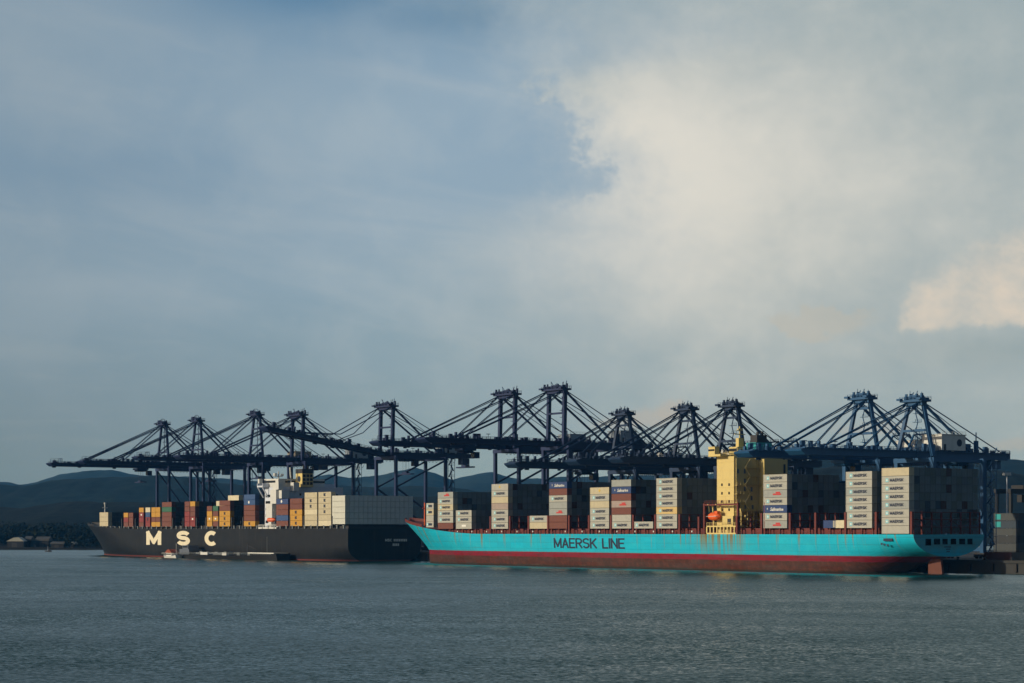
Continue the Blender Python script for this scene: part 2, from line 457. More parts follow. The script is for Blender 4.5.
def vnoise(x, y, s=0):
    i, j = math.floor(x), math.floor(y); fx, fy = x - i, y - j
    fx = fx * fx * (3 - 2 * fx); fy = fy * fy * (3 - 2 * fy)
    a = hash2(i, j, s) * (1 - fx) + hash2(i + 1, j, s) * fx
    b = hash2(i, j + 1, s) * (1 - fx) + hash2(i + 1, j + 1, s) * fx
    return a * (1 - fy) + b * fy


def fbm(x, y, s=0, o=4):
    v, a = 0, 0.5
    for k in range(o): v += a * (vnoise(x, y, s + k) - 0.5); x *= 2.1; y *= 2.1; a *= 0.5
    return v


def hill(pts, Z, depth, mat, seed, rough, nx=260, smallscale=30.0):
    nx = 620
    """a ridge whose crest stands Z metres away: bearings and heights along it, sloping to sea level before and behind"""
    mb = MB(); rows = [(-1.0, 0.0), (-0.88, 0.08), (-0.76, 0.19), (-0.64, 0.32), (-0.52, 0.45), (-0.41, 0.58), (-0.31, 0.70), (-0.22, 0.81), (-0.13, 0.91), (-0.06, 0.965), (0, 1.0), (0.12, 0.95), (0.3, 0.8), (0.7, 0.3), (1.0, 0.0)]
    x0, x1 = pts[0][0], pts[-1][0]
    for i in range(nx + 1):
        px = x0 + (x1 - x0) * i / nx
        for (a, ya), (b, yb) in zip(pts[:-1], pts[1:]):
            if a <= px <= b: y = ya + (yb - ya) * (px - a) / (b - a); break
        h = 13.8 + (532 - y) * Z / 2000
        for k, (r, f) in enumerate(rows):
            yy = Z + r * depth; xx = (px - 512) / 2000 * Z * (1 + 0.0 * r)
            zz = h * f
            if 0 < f: zz += f * (rough * fbm(xx / (Z * 0.03), yy / (Z * 0.03), seed) * (0.5 if f == 1 else 1.5) + smallscale * 0.20 * fbm(xx / smallscale, yy / smallscale, seed + 9, 3))
            if 0 < f < 1: zz -= h * 0.16 * (1 - f) * (1 - abs(2 * vnoise(xx / (Z * 0.028) + k * .12, k * .35, seed + 31) - 1)) * 2 * f
            mb.v.append((xx, yy + (fbm(xx / 260, k * 3.1, seed) * depth * 0.12 if 0 < f < 1 else 0), max(zz, 0.0) - (0.4 if f == 0 else 0)))
    n = len(rows)
    for i in range(nx):
        for k in range(n - 1):
            q = i * n + k; mb.f.append((q, q + n, q + n + 1, q + 1)); mb.mi.append(0)
    o = mb.build('hills', mat); tag(o, kind='structure')
    for p in o.data.polygons: p.use_smooth = True
    return o


hm_far = veg_mat('far_forest_haze_tint', (0.012, 0.026, 0.038), (0.028, 0.048, 0.056), 0.012)  # blue haze of distance put into the forest colour
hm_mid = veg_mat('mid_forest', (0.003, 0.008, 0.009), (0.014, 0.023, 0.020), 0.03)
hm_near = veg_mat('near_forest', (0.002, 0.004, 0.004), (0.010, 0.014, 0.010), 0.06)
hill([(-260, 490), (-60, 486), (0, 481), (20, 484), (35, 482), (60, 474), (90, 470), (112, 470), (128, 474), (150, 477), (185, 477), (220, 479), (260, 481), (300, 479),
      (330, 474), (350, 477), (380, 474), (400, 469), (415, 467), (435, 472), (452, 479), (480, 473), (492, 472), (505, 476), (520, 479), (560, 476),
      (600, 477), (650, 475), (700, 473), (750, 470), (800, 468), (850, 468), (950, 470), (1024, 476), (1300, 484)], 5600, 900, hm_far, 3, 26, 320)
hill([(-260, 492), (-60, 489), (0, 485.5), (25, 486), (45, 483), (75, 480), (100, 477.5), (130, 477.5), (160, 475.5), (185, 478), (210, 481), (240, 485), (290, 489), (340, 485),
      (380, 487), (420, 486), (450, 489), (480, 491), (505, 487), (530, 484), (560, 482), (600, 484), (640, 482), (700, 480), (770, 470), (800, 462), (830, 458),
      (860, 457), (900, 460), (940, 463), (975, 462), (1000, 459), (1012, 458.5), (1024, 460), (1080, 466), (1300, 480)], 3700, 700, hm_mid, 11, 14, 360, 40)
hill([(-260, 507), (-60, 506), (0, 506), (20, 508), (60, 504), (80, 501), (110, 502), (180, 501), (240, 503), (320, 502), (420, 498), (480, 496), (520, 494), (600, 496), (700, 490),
      (770, 478), (800, 470), (850, 466), (900, 469), (950, 472), (985, 470), (1005, 470), (1018, 474), (1060, 478), (1300, 490)], 2350, 420, hm_near, 21, 6, 360, 24)


def land():
    g = veg_mat('shore_ground', (0.012, 0.011, 0.008), (0.020, 0.018, 0.012), 0.05)
    # the low shore that closes the harbour at the left
    mb = MB(); nx, ny = 70, 12
    for j in range(ny + 1):
        for i in range(nx + 1):
            x = -1500 + 1400 * i / nx
            y = 1535 + 8 * fbm(x / 40, 2, 5) + 14 * fbm(x / 150, 7, 5) + (j / ny) ** 1.2 * 420
            z = -0.4 if j == 0 else 0.8 + 11 * (j / ny) ** 1.3 + 1.5 * fbm(x / 50, y / 50, 8)
            mb.v.append((x, y, z))
    n = nx + 1
    for j in range(ny):
        for i in range(nx): q = j * n + i; mb.f.append((q, q + 1, q + n + 1, q + n)); mb.mi.append(0)
    tag(mb.build('ground', g), kind='structure')
    # the terminal itself
    o = MB()
    o.box((36, -170, -0.9), (330, 652, 4.4), 0)
    o.box((35.4, -170, 3.5), (36.0, 652, 4.25), 1)
    for k in range(0, 82): o.box((35.2, -168 + k * 10, 0.6), (35.98, -166.6 + k * 10, 3.3), 2)
    q = o.build('quay', [stonec, stonec, black]); q.location = W(0, 0, 0); q.rotation_euler = (0, 0, ROT); tag(q, kind='structure')


land()


def woods():
    leaf = veg_mat('mangrove_leaves', (0.005, 0.008, 0.005), (0.015, 0.021, 0.010), 0.25)
    mb = MB(); r = random.Random(3)
    for k in range(560):
        d = r.random() ** 1.3
        y = 1556 + d * 330
        x = (r.uniform(-70, 165) - 512) / 2000 * y
        gz = 0.8 + 11 * max(0, (y - 1535) / 420) ** 1.08
        if (-438 < x / y * 1550 < -352) and y < 1600: continue
        H = r.uniform(8, 15) if y > 1600 else r.uniform(5, 9); rad = H * r.uniform(.35, .55)
        mb.tube((x, y, gz - 1), (x + r.uniform(-.6, .6), y, gz + H * .6), .35, 5, 0, .18)
        for q in range(46):
            u = Vector((r.gauss(0, 1), r.gauss(0, 1), r.gauss(0, 1))).normalized() * (r.random() ** .45)
            c = Vector((x, y, gz + H * .62)) + Vector((u.x * rad, u.y * rad, u.z * H * .42)); s = r.uniform(.8, 1.9)
            a = Vector((r.gauss(0, 1), r.gauss(0, 1), r.gauss(0, .6))).normalized() * s; b = a.orthogonal().normalized() * s * r.uniform(.5, .9)
            i = len(mb.v); mb.v += [tuple(c - a - b * .3), tuple(c + b), tuple(c + a), tuple(c - b)]; mb.f.append((i, i + 1, i + 2, i + 3)); mb.mi.append(0)
    tag(mb.build('forest', leaf), 'dark wooded shore behind the low buildings at far left', 'forest', kind='stuff')


woods()


def shed(px0, px1, ybase, ytop, Z, label, roof, gable=False):
    x0, x1 = (px0 - 512) / 2000 * Z, (px1 - 512) / 2000 * Z
    zt = 13.8 + (532 - ytop) * Z / 2000; zb = 1.2; D = 12.0
    e = empty('waterfront_shed', ((x0 + x1) / 2, Z, zb)); hx = (x1 - x0) / 2; h = zt - zb
    MB().box((-hx + .6, .6, -1.0), (hx - .6, D - .6, h * .62)).build('wall', wallmat, e)
    rb = MB()
    if gable: rb.prism([(-hx, h * .62), (hx, h * .62), (hx * 0.35, h), (-hx * .2, h * .95)], 1, 0, D)
    else: rb.prism([(0, h * .62), (D, h * .62), (D, h * .8), (D * .55, h), (0, h * .8)], 0, -hx, hx)
    rb.build('roof', roof, e)
    MB().box((-hx * .4, .5, -.6), (hx * .2, .66, h * .5)).build('door', soot, e)
    tag(e, label, 'shed', 'sheds on the far shore')


shed(6, 24, 545, 537.2, 1560, 'bright pale gabled shed at the far left waterfront', roofmat, True)
shed(24, 31, 545, 536.2, 1572, 'small thin roofed shed beside the bright gabled shed', darkroof)
shed(35, 49, 545, 536.6, 1575, 'long grey roofed shed in the middle of the far left waterfront', darkroof)
shed(50, 64, 547, 541.6, 1556, 'low flat roofed shed by the water under dark trees', darkroof)
shed(69.5, 74.5, 547, 542.0, 1556, 'tiny white hut on shore nearest the black bow', roofmat)

# ------------------------------------------------------------------ ships
SHIP = {}


def hull_fn(P):
    """half breadth and stem line of a hull in port coordinates"""
    def stem(z):
        f = max(0.0, (z - P['zs']) / (P['zb'] - P['zs'])); return P['y_wl'] + (P['y_tip'] - P['y_wl']) * f ** P['rake']

    def half(y, z):
        B = P['B'] / 2
        fz = min(1, max(0, z / P['zb']))
        L = P['Lwl'] + (P['Ldk'] - P['Lwl']) * fz ** 0.8
        s = min(1, max(0, (stem(z) - y) / L)); bow = math.sin(math.pi / 2 * s) ** (P['pwl'] + (P['pdk'] - P['pwl']) * fz)
        d = (y - P['y_st']) / P['Lrun']; d = min(1, max(0, d)); d = d * d * (3 - 2 * d)
        zb = P['z_tr'] + (-14 - P['z_tr']) * d
        q = min(1, max(0, (P['z_full'] - z) / (P['z_full'] - zb)))
        q = min(q, 1.0); st = (1 - q ** 2.3) ** 0.55
        return B * bow * st

    def low(y):
        d = min(1, max(0, (y - P['y_st']) / P['Lrun'])); d = d * d * (3 - 2 * d)
        return max(-0.8, P['z_tr'] + (-14 - P['z_tr']) * d)
    return stem, half, low


def deck_z(P, y):
    s = max(0, (y - P['y_rise']) / (P['y_tip'] - P['y_rise']))
    return P['zd'] + (P['zb'] - P['zd']) * s ** P['prise']


def build_hull(P, root, mat, deckmat):
    stem, half, low = hull_fn(P); cx = P['cx']
    N, M = 110, 16; mb = MB(); y0 = P['y_st']
    ring = []
    for i in range(N + 1):
        s = i / N
        # finer towards both ends
        s = 0.5 - 0.5 * math.cos(math.pi * s)
        col = []
        ymid = y0 + s * (P['y_tip'] - y0)
        for j in range(M + 1):
            f = j / M
            zt = deck_z(P, ymid); zl = low(ymid); z = zl + (zt - zl) * f
            y = y0 + s * (stem(z) - y0)
            z = min(z, deck_z(P, y)); b = half(y, z) if i < N else 0.0
            col.append((y, z, b))
        ring.append(col)
    pid, sid = {}, {}
    for i, col in enumerate(ring):
        for j, (y, z, b) in enumerate(col):
            pid[i, j] = len(mb.v); mb.v.append((cx - b, y, z))
            sid[i, j] = len(mb.v); mb.v.append((cx + b, y, z))
    for i in range(N):
        for j in range(M):
            mb.f.append((pid[i, j], pid[i, j + 1], pid[i + 1, j + 1], pid[i + 1, j])); mb.mi.append(0)
            mb.f.append((sid[i, j], sid[i + 1, j], sid[i + 1, j + 1], sid[i, j + 1])); mb.mi.append(0)
        mb.f.append((pid[i, M], sid[i, M], sid[i + 1, M], pid[i + 1, M])); mb.mi.append(1)
        mb.f.append((pid[i, 0], pid[i + 1, 0], sid[i + 1, 0], sid[i, 0])); mb.mi.append(0)
    for j in range(M):
        mb.f.append((pid[0, j], sid[0, j], sid[0, j + 1], pid[0, j + 1])); mb.mi.append(0)
    o = mb.build('hull', [mat, deckmat], root)
    return o, stem, half


def snap(me, P, half, gap=0.07):
    """press a lettering mesh laid at x=0 onto the port side of the hull"""
    for v in me.vertices:
        off = v.co.x; v.co.x = P['cx'] - half(v.co.y, v.co.z) - gap + off
    return me


def hull_mat_turq():
    m, t, b, out = new_mat('turquoise_hull_paint')
    co = t.n('ShaderNodeTexCoord').outputs['Object']; x, y, z = t.sep(co)
    n = t.noise(co, 0.25, 5, 0.6); st = t.noise(t.xyz(0.0, y, t.m('MULTIPLY', z, 0.03)), 0.42, 4, 0.65)
    st2 = t.noise(t.xyz(0.0, y, t.m('MULTIPLY', z, 0.02)), 0.8, 3, 0.6)
    pl = t.noise(t.xyz(0.0, t.m('MULTIPLY', y, 0.1), t.m('MULTIPLY', z, 0.4)), 1.0, 2, 0.5)
    tq = t.mix(t.step(pl, .35, .7), (0.007, 0.435, 0.625), (0.014, 0.460, 0.620))
    tq = t.mix(t.m('MULTIPLY', t.step(n, .45, .75), .30), tq, (0.010, 0.34, 0.47))
    # rust runs that start at the deck edge and thin out downwards
    reach = t.step(t.m('ADD', z, t.m('MULTIPLY', n, 5.0)), 8.0, 15.5)
    runs = t.m('MULTIPLY', t.step(st, 0.56, 0.66), reach)
    house = t.m('MULTIPLY', t.step(t.m('ABSOLUTE', t.m('SUBTRACT', y, 79.0)), 16.0, 9.0), t.step(st2, 0.40, 0.56))
    runs = t.m('MAXIMUM', runs, t.m('MULTIPLY', house, t.step(z, 5.0, 13.0, 0.25, 1.0)))
    tq = t.mix(t.m('MULTIPLY', runs, 0.95), tq, (0.22, 0.15, 0.03))
    tq = t.mix(t.step(t.m('ADD', z, t.m('MULTIPLY', n, 1.6)), 7.6, 6.2, 0.0, 0.35), tq, (0.10, 0.22, 0.20))
    red = t.mix(t.m('MULTIPLY', t.step(n, .45, .7), .5), (0.23, 0.010, 0.026), (0.13, 0.014, 0.018))
    rust = t.mix(t.step(t.noise(co, 0.5, 6, 0.7), .35, .68), (0.065, 0.024, 0.017), (0.125, 0.040, 0.026))
    rust = t.mix(t.m('MULTIPLY', t.step(st2, .5, .7), .45), rust, (0.055, 0.028, 0.020))
    nl = t.m('MULTIPLY', t.m('SUBTRACT', n, 0.5), 0.5)
    c = t.mix(t.step(t.m('ADD', z, nl), 3.55, 3.95), rust, red)
    c = t.mix(t.m('MULTIPLY', t.step(t.noise(t.xyz(0.0, t.m('MULTIPLY', y, 0.12), t.m('MULTIPLY', z, 0.8)), 1.0, 5, 0.7), .5, .68), 0.6), c, (0.07, 0.022, 0.02))
    c = t.mix(t.step(t.m('ADD', z, t.m('MULTIPLY', nl, 0.25)), 5.68, 5.78), c, tq)
    wl = t.step(t.m('ADD', z, t.m('MULTIPLY', nl, 1.4)), 0.75, 0.2)
    c = t.mix(t.m('MULTIPLY', wl, 0.8), c, (0.03, 0.028, 0.02))
    # plates: weld lines and slightly different sheets
    def saw(v, p):
        f = t.m('FRACT', t.m('DIVIDE', v, p)); return t.m('LESS_THAN', f, 0.10 / p * 2)
    seam = t.m('MAXIMUM', saw(y, 9.6), saw(t.m('ADD', z, 0.3), 2.45))
    c = t.mix(t.m('MULTIPLY', seam, 0.22), c, (0.02, 0.05, 0.06))
    cell = t.n('ShaderNodeTexWhiteNoise', noise_dimensions='2D')
    t.put(cell.inputs['Vector'], t.xyz(t.m('FLOOR', t.m('DIVIDE', y, 9.6)), t.m('FLOOR', t.m('DIVIDE', t.m('ADD', z, 0.3), 2.45)), 0.0))
    c = t.mix(t.m('MULTIPLY', cell.outputs['Value'], 0.14), c, (0.05, 0.12, 0.13))
    scuff = t.noise(t.xyz(0.0, t.m('MULTIPLY', y, 0.06), t.m('MULTIPLY', z, 0.9)), 1.0, 5, 0.7)
    c = t.mix(t.m('MULTIPLY', t.step(scuff, 0.55, 0.72), 0.25), c, (0.09, 0.13, 0.12))
    bp = t.n('ShaderNodeBump'); bp.inputs['Strength'].default_value = 0.5; bp.inputs['Distance'].default_value = 0.25
    t.put(bp.inputs['Height'], t.noise(co, 0.35, 2, 0.5)); t.put(b.inputs['Normal'], bp.outputs[0])
    t.put(b.inputs['Base Color'], c); b.inputs['Roughness'].default_value = 0.5; b.inputs['Specular IOR Level'].default_value = 0.2
    return m


def hull_mat_black():
    m, t, b, out = new_mat('black_hull_paint')
    co = t.n('ShaderNodeTexCoord').outputs['Object']; x, y, z = t.sep(co)
    n = t.noise(co, 0.2, 5, 0.6); st = t.noise(t.xyz(x, y, t.m('MULTIPLY', z, 0.05)), 0.7, 4, 0.6)
    c = t.mix(t.step(n, .35, .7), (0.010, 0.011, 0.0135), (0.016, 0.017, 0.019))
    c = t.mix(t.m('MULTIPLY', t.step(st, .56, .7), .5), c, (0.040, 0.038, 0.036))
    c = t.mix(t.step(z, 0.75, 0.65), c, (0.14, 0.035, 0.028))
    t.put(b.inputs['Base Color'], c); b.inputs['Roughness'].default_value = 0.5; b.inputs['Specular IOR Level'].default_value = 0.25
    return m


# ---- the turquoise ship
PT = dict(B=33.4, cx=16.5, y_st=-16.0, y_tip=318.5, y_wl=299.5, zs=5.5, zb=19.2, rake=1.1, zd=13.0, y_rise=236, prise=1.45,
          Lwl=78, Ldk=52, pwl=0.85, pdk=0.62, Lrun=62, z_tr=5.5, z_full=13.5)
ship_t = empty('container_ship', W(0, 0, 0), ROT)
tag(ship_t, 'turquoise hulled container ship with red waterline and yellow deckhouse tower', 'container ship')
hull_t, stem_t, half_t = build_hull(PT, ship_t, hull_mat_turq(), deckred)

# ---- the black ship
PB = dict(B=40.4, cx=15.2, y_st=336.5, y_tip=683.0, y_wl=663, zs=1.5, zb=18.6, rake=1.15, zd=15.4, y_rise=560, prise=1.3,
          Lwl=105, Ldk=66, pwl=0.9, pdk=0.78, Lrun=46, z_tr=-2.5, z_full=7.5)
ship_b = empty('container_ship', W(0, 0, 0), ROT)
tag(ship_b, 'black hulled container ship with large cream letters on its side', 'container ship')
hull_b, stem_b, half_b = build_hull(PB, ship_b, hull_mat_black(), soot)


def bulwark(P, half, stem, root, y0, y1, h, mat, name='bulwark'):
    n = 40
    for k in (-1, 1):
        mb = MB(); prev = None
        for i in range(n + 1):
            y = y0 + (y1 - y0) * i / n; z = deck_z(P, y); b = max(0.15, half(y, z)); cur = Vector((P['cx'] + k * b, y, z))
            if prev:
                up = Vector((0, 0, h)); s = Vector((-.12 * k, 0, 0)); mb.quadbox([prev, prev + s, cur + s, cur, prev + up, prev + up + s, cur + up + s, cur + up])
            prev = cur
        mb.build(name, mat, root)


bulwark(PT, half_t, stem_t, ship_t, 285, 318.2, 1.3, deckred)
bulwark(PB, half_b, stem_b, ship_b, 636, 682.6, 1.2, black)

# lettering on the hulls
me = stroke_mesh('MAERSK LINE', (T(554) - T(625)) * .62, 4.1, .62, .36, None, 6)
for v in me.vertices: v.co.x /= .62
on_port(me, T(554), 7.3, 0.0); snap(me, PT, half_t)
me.materials.append(letter_dark); o = bpy.data.objects.new('lettering', me); C.objects.link(o); o.parent = ship_t
for ch, p0, p1 in (('M', 146.5, 161.5), ('S', 176.8, 190.2), ('C', 204.8, 218.6)):
    me = stroke_mesh(ch, (T(p0, -5) - T(p1, -5)) * .45, 7.9, 2.05, .3, None, 10)
    for v in me.vertices: v.co.x /= .45
    on_port(me, T(p0, -5), 6.5, 0.0); snap(me, PB, half_b, 0.16)
    me.materials.append(letter_cream); o = bpy.data.objects.new('lettering', me); C.objects.link(o); o.parent = ship_b

# ---- deck fittings of the turquoise ship
MB().box((2.2, 1.6, 12.8), (31, 70, 15.1)).box((2.2, 88, 12.8), (31, 262, 15.1)).build('hatch_coaming', deckred, ship_t)
for i in range(0, 56):
    y = -12 + i * 5.0
    if 2 < y < 262: MB().box((0.5, y - .25, 12.9), (1.1, y + .25, 15.1)).box((0.4, y - .2, 14.6), (2.19, y + .2, 15.05)).build('pedestal', deckred, ship_t)
for i in range(16):
    y = 252 - i * 11.2
    if 66 < y < 90: continue
    MB().box((0.35, y - .3, 13.7), (0.9, y + .3, 14.3)).build('deck_light', white, ship_t)


def lashing_bridge(y, x0, x1, zb, zt, root, mat, posts=8, side_only=False):
    mb = MB()
    for i in range(posts):
        x = x0 + (x1 - x0) * i / (posts - 1)
        mb.box((x - .18, y - .3, zb), (x + .18, y + .3, zt))
    mb.box((x0 - .5, y - .45, zb), (x0 + .35, y + .45, zt))
    for z in (zb + 2.3, zb + 4.7, zt - .3): mb.box((x0, y - .5, z), (x1, y + .5, z + .22))
    for i in range(posts - 1):
        a = x0 + (x1 - x0) * i / (posts - 1); b = x0 + (x1 - x0) * (i + 1) / (posts - 1)
        if i % 2: mb.beam((a, y, zb + 2.4), (b, y, zb + 4.7), .12)
        else: mb.beam((b, y, zb + 2.4), (a, y, zb + 4.7), .12)
    return mb.build('lashing_bridge', mat, root)


for y in (-14.8, 1.0, 15.2, 29.6, 42.3, 56.9, 102.0, 116.2, 129.6, 143.4, 157.5, 170.7, 185.0, 198.6, 212.0, 226.4):
    lashing_bridge(y, 0.45, 32.3, 13.0, 20.4, ship_t, deckred)
lashing_bridge(70.0, 0.45, 32.3, 13.0, 19.4, ship_t, deckred, 6)
lashing_bridge(91.0, 0.45, 32.3, 13.0, 19.4, ship_t, deckred, 6)

# deckhouse
h0, h1 = T(734, 3.5), T(717, 3.5)
MB().box((3.5, h0, 12.9), (27.2, h1, 41.2)).build('deck_house', cream, ship_t)
MB().box((15.6, h0 - 2.8, 12.9), (27.0, h0 - 0.004, 40.3)).build('engine_casing', cream, ship_t)
MB().box((25.0, h0 - 2.86, 35.2), (26.0, h0 - 2.74, 38.6)).build('louvre', soot, ship_t)
for zz in (21.4, 24.4, 27.4, 30.5):
    for f in (0.30, 0.72):
        y = h1 - (h1 - h0) * f
        MB().box((3.44, y - .42, zz), (3.56, y + .42, zz + .95)).build('window', glass, ship_t)
for zz in (17.5, 20.6, 23.7, 26.8, 29.9, 33.0, 36.1, 39.2):
    MB().box((3.40, h0 + .02, zz), (3.495, h1 - .02, zz + .14)).build('deck_edge', cream, ship_t)
g = MB()
for k, zz in enumerate((21.2, 24.5, 27.7, 30.9, 34.1, 37.2)):
    xa, xb = (8.2, 10.6) if k % 2 else (10.6, 8.2)
    g.beam((xa, h0 - .8, zz), (xb, h0 - .8, zz + 3.1), .7, .18)
g.build('outside_stair', cream, ship_t)
for xx in (4.4, 14.6): MB().tube((xx, h0 - .2, 14), (xx, h0 - .2, 40.5), .16, 6).build('pipe', cream, ship_t)
b = MB(); b.rail([(3.6, h0 + .1, 41.25), (27, h0 + .1, 41.25)], 1.2, 1.6, .08); b.rail([(3.6, h0 + .1, 41.25), (3.6, h1 - 3, 41.25)], 1.2, 1.6, .08); b.build('railing', cream, ship_t)
for (x0, x1, z) in ((3.9, 7.2, 24.4), (3.9, 7.2, 27.4), (3.9, 7.2, 30.6), (9.5, 15.4, 31.0), (9.5, 15.4, 34.0), (9.5, 15.4, 37.0), (3.9, 15.4, 21.0)):
    g = MB(); g.box((x0, h0 - 1.3, z), (x1, h0 - .004, z + .16)); g.rail([(x0, h0 - 1.25, z + .16), (x1, h0 - 1.25, z + .16)], 1.0, 1.2, .04)
    g.build('gallery', cream, ship_t)
for (x, z) in ((5, 22), (8.5, 22), (12, 22), (5, 35), (8.2, 35), (8.2, 31.5), (8.2, 28.5), (11.5, 28.5), (11.5, 25.3)):
    MB().box((x, h0 - .06, z), (x + .9, h0 + .06, z + 1.6)).build('door', midgrey, ship_t)
b = MB(); b.box((0.2, h1 - 5.6, 41.2), (32.6, h1 + 1.0, 42.0)); b.build('bridge_deck', cream, ship_t)
b = MB(); b.box((0.2, h1 - 2.6, 42.004), (2.4, h1 + .9, 44.6)); b.box((0.1, h1 - 2.7, 44.6), (2.5, h1 + 1.0, 44.8)); bwg = b.build('bridge_wing', cream, ship_t)
MB().box((0.15, h1 - 2.4, 43.2), (2.45, h1 + .95, 43.9)).build('window_band', glass, bwg)
b = MB(); b.rail([(3.0, h1 - 5.5, 42.0), (32.4, h1 - 5.5, 42.0)], 1.1, 1.5, .06); b.rail([(3.0, h1 + .9, 42.0), (32.4, h1 + .9, 42.0)], 1.1, 1.5, .06)
b.build('railing', cream, ship_t)
for x in range(4, 32, 3): MB().beam((x, h1 - 5.2, 41.2), (x, h1 - 3.6, 39.6), .25).build('bracket', cream, ship_t) if x > 27 or x < 4 else None
wh = MB().box((9, h1 - 5, 42.0), (25, h1 - .4, 44.9)).build('wheelhouse', cream, ship_t)
MB().box((8.96, h1 - 4.7, 43.3), (25.04, h1 - .36, 44.3)).build('window_band', glass, wh)
mm = MB(); mm.box((11.2, h1 - 3.2, 44.9), (13.6, h1 - 1.6, 48.2)); mm.beam((12.4, h1 - 2.4, 48), (12.4, h1 - 2.4, 52.5), .35)
mm.beam((9.8, h1 - 2.4, 49.6), (15.0, h1 - 2.4, 49.6), .3); mm.beam((10.8, h1 - 2.4, 51.0), (14.0, h1 - 2.4, 51.0), .22); mm.box((11.5, h1 - 2.7, 51.2), (13.3, h1 - 2.1, 51.7))
mm.build('radar_mast', cream, ship_t)
fu = MB().box((13.2, h0 - 1.0, 40.3), (21.4, h0 + 4.6, 43.3), 1).box((13.3, h0 - .8, 43.3), (21.2, h0 + 4.4, 46.4)).build('funnel', [turq, cream], ship_t)
MB().box((14.6, h0, 46.4), (19.4, h0 + 3.6, 49.2)).tube((15.8, h0 + 1, 49.2), (15.8, h0 + 1, 50.4), .5, 8).tube((18, h0 + 1, 49.2), (18, h0 + 1, 50.6), .5, 8).build('funnel_top', soot, fu)
# boat deck at the foot of the tower
y0, y1 = T(738, .5), T(707, .5)
b = MB(); b.box((0.3, y0, 13.0), (3.4, y1, 13.5)); b.box((0.3, y0, 15.6), (3.4, y1, 16.1))
nn = 9
for i in range(nn + 1):
    y = y0 + (y1 - y0) * i / nn; b.box((0.35, y - .28, 13.5), (.75, y + .28, 15.6))
b.rail([(0.4, y0, 16.1), (0.4, y1, 16.1)], 1.1, 1.6, .05)
b.build('boat_deck', cream, ship_t)
ya, yb = T(733, 1), T(722.5, 1)
sh = MB(); sh.box((1.0, ya, 16.1), (3.4, yb, 19.6)); sh.build('deck_locker', cream, ship_t)
MB().box((.94, ya + 1, 16.6), (1.06, ya + 3, 18.6)).build('door', soot, ship_t)
dv = MB()
for px in (710.5, 718.5):
    y = T(px, 1.5); dv.beam((3.2, y, 16.1), (2.6, y, 23.4), .4); dv.beam((2.6, y, 23.2), (0.2, y, 23.8), .35); dv.beam((.7, y, 23.6), (.9, y, 21.0), .08)
dv.build('davit', cream, ship_t)
for px in (704.5, 738, 765):
    y = T(px, .6); MB().box((.3, y - .4, 13), (1.1, y + .4, 24.2)).build('frame_post', deckred, ship_t)
b = MB(); b.box((.4, T(738, .6), 23.4), (1.0, T(704.5, .6), 24.0)); b.rail([(.5, T(738, .6), 24.0), (.5, T(704.5, .6), 24.0)], 1.1, 1.5, .06)
b.build('deck_frame', deckred, ship_t)
b = MB()
for i in range(26):
    x = R.uniform(3.5, 15); z = R.uniform(15, 21.5); y = h0 - R.uniform(.5, 3.5); s = R.uniform(.4, 1.1)
    b.box((x, y, z), (x + s, y + s, z + s * R.uniform(.6, 1.6)))
for x in (4, 7, 10, 13): b.box((x, h0 - 3.4, 13), (x + .3, h0 - 3.1, 21.6))
b.box((3.6, h0 - 3.6, 21.3), (15.2, h0 - 1.4, 21.6)); b.box((3.6, h0 - 3.6, 17.6), (15.2, h0 - 1.0, 17.8))
b.build('deck_machinery', cream, ship_t)


def lifeboat(w, t, z, label, L=7.4, R_=1.0):
    e = empty('lifeboat', W(w, t, z), ROT); mb = MB(); n, m = 14, 8
    for i in range(n + 1):
        s = -1 + 2 * i / n; rr_ = max(0.02, (1 - abs(s) ** 2.6)) ** .6
        for j in range(m):
            a = 2 * math.pi * j / m + .2; mb.v.append((1.25 * R_ * rr_ * math.cos(a), s * L / 2, 1.25 + 1.2 * R_ * rr_ * math.sin(a)))
    for i in range(n):
        for j in range(m): mb.f.append((i * m + j, i * m + (j + 1) % m, (i + 1) * m + (j + 1) % m, (i + 1) * m + j)); mb.mi.append(0)
    h = mb.build('hull', orange, e)
    for p in h.data.polygons: p.use_smooth = True
    MB().box((-.75, -L * .36, 1.25 + .7 * R_), (.75, -L * .12, 1.25 + 1.5 * R_)).build('cockpit', orange, e)
    MB().box((-1.3 * R_, -L * .42, 1.2), (1.3 * R_, L * .42, 1.32)).build('rubbing_strake', white, e)
    tag(e, label, 'lifeboat', 'lifeboats on the ships'); return e


lifeboat(0.9, T(714.5, .9), 18.2, 'orange enclosed lifeboat hanging beside the yellow deckhouse tower', 6.6, 1.3)
# stern: mooring openings, name plate, rudder
for i in range(6):
    x = 5.4 + i * 3.95; w_ = (1.25, 1.35, 1.15, 1.2, 1.35, 1.15)[i]
    MB().box((x, -16.12, 9.75 if i else 9.4), (x + 2 * w_, -15.7, 11.6)).build('mooring_window', matblack, ship_t)  # flat black panels standing in for the shade inside the openings
b = MB()
for k, (xx, ww) in enumerate(((14.2, 3.8), (15.0, 2.4), (15.2, 2.0))):
    n_ = int(ww / .55)
    for q in range(n_): b.box((xx + q * .55, -16.05, 8.7 - k * .75), (xx + q * .55 + .38, -15.9, 9.1 - k * .75))
b.build('name_lettering', letter_dark, ship_t)
MB().prism([(-13.5, -.8), (-7.2, -.8), (-7.2, 3.6), (-9.0, 5.2), (-12.6, 5.0)], 0, 16.0, 17.0).build('rudder', paint('rust_red', (0.11, 0.03, 0.016), 0.7, .4), ship_t)
b = MB(); b.rail([(0.5, -15.6, 13.0), (32.3, -15.6, 13.0)], 1.1, 2.0, .06, 0)
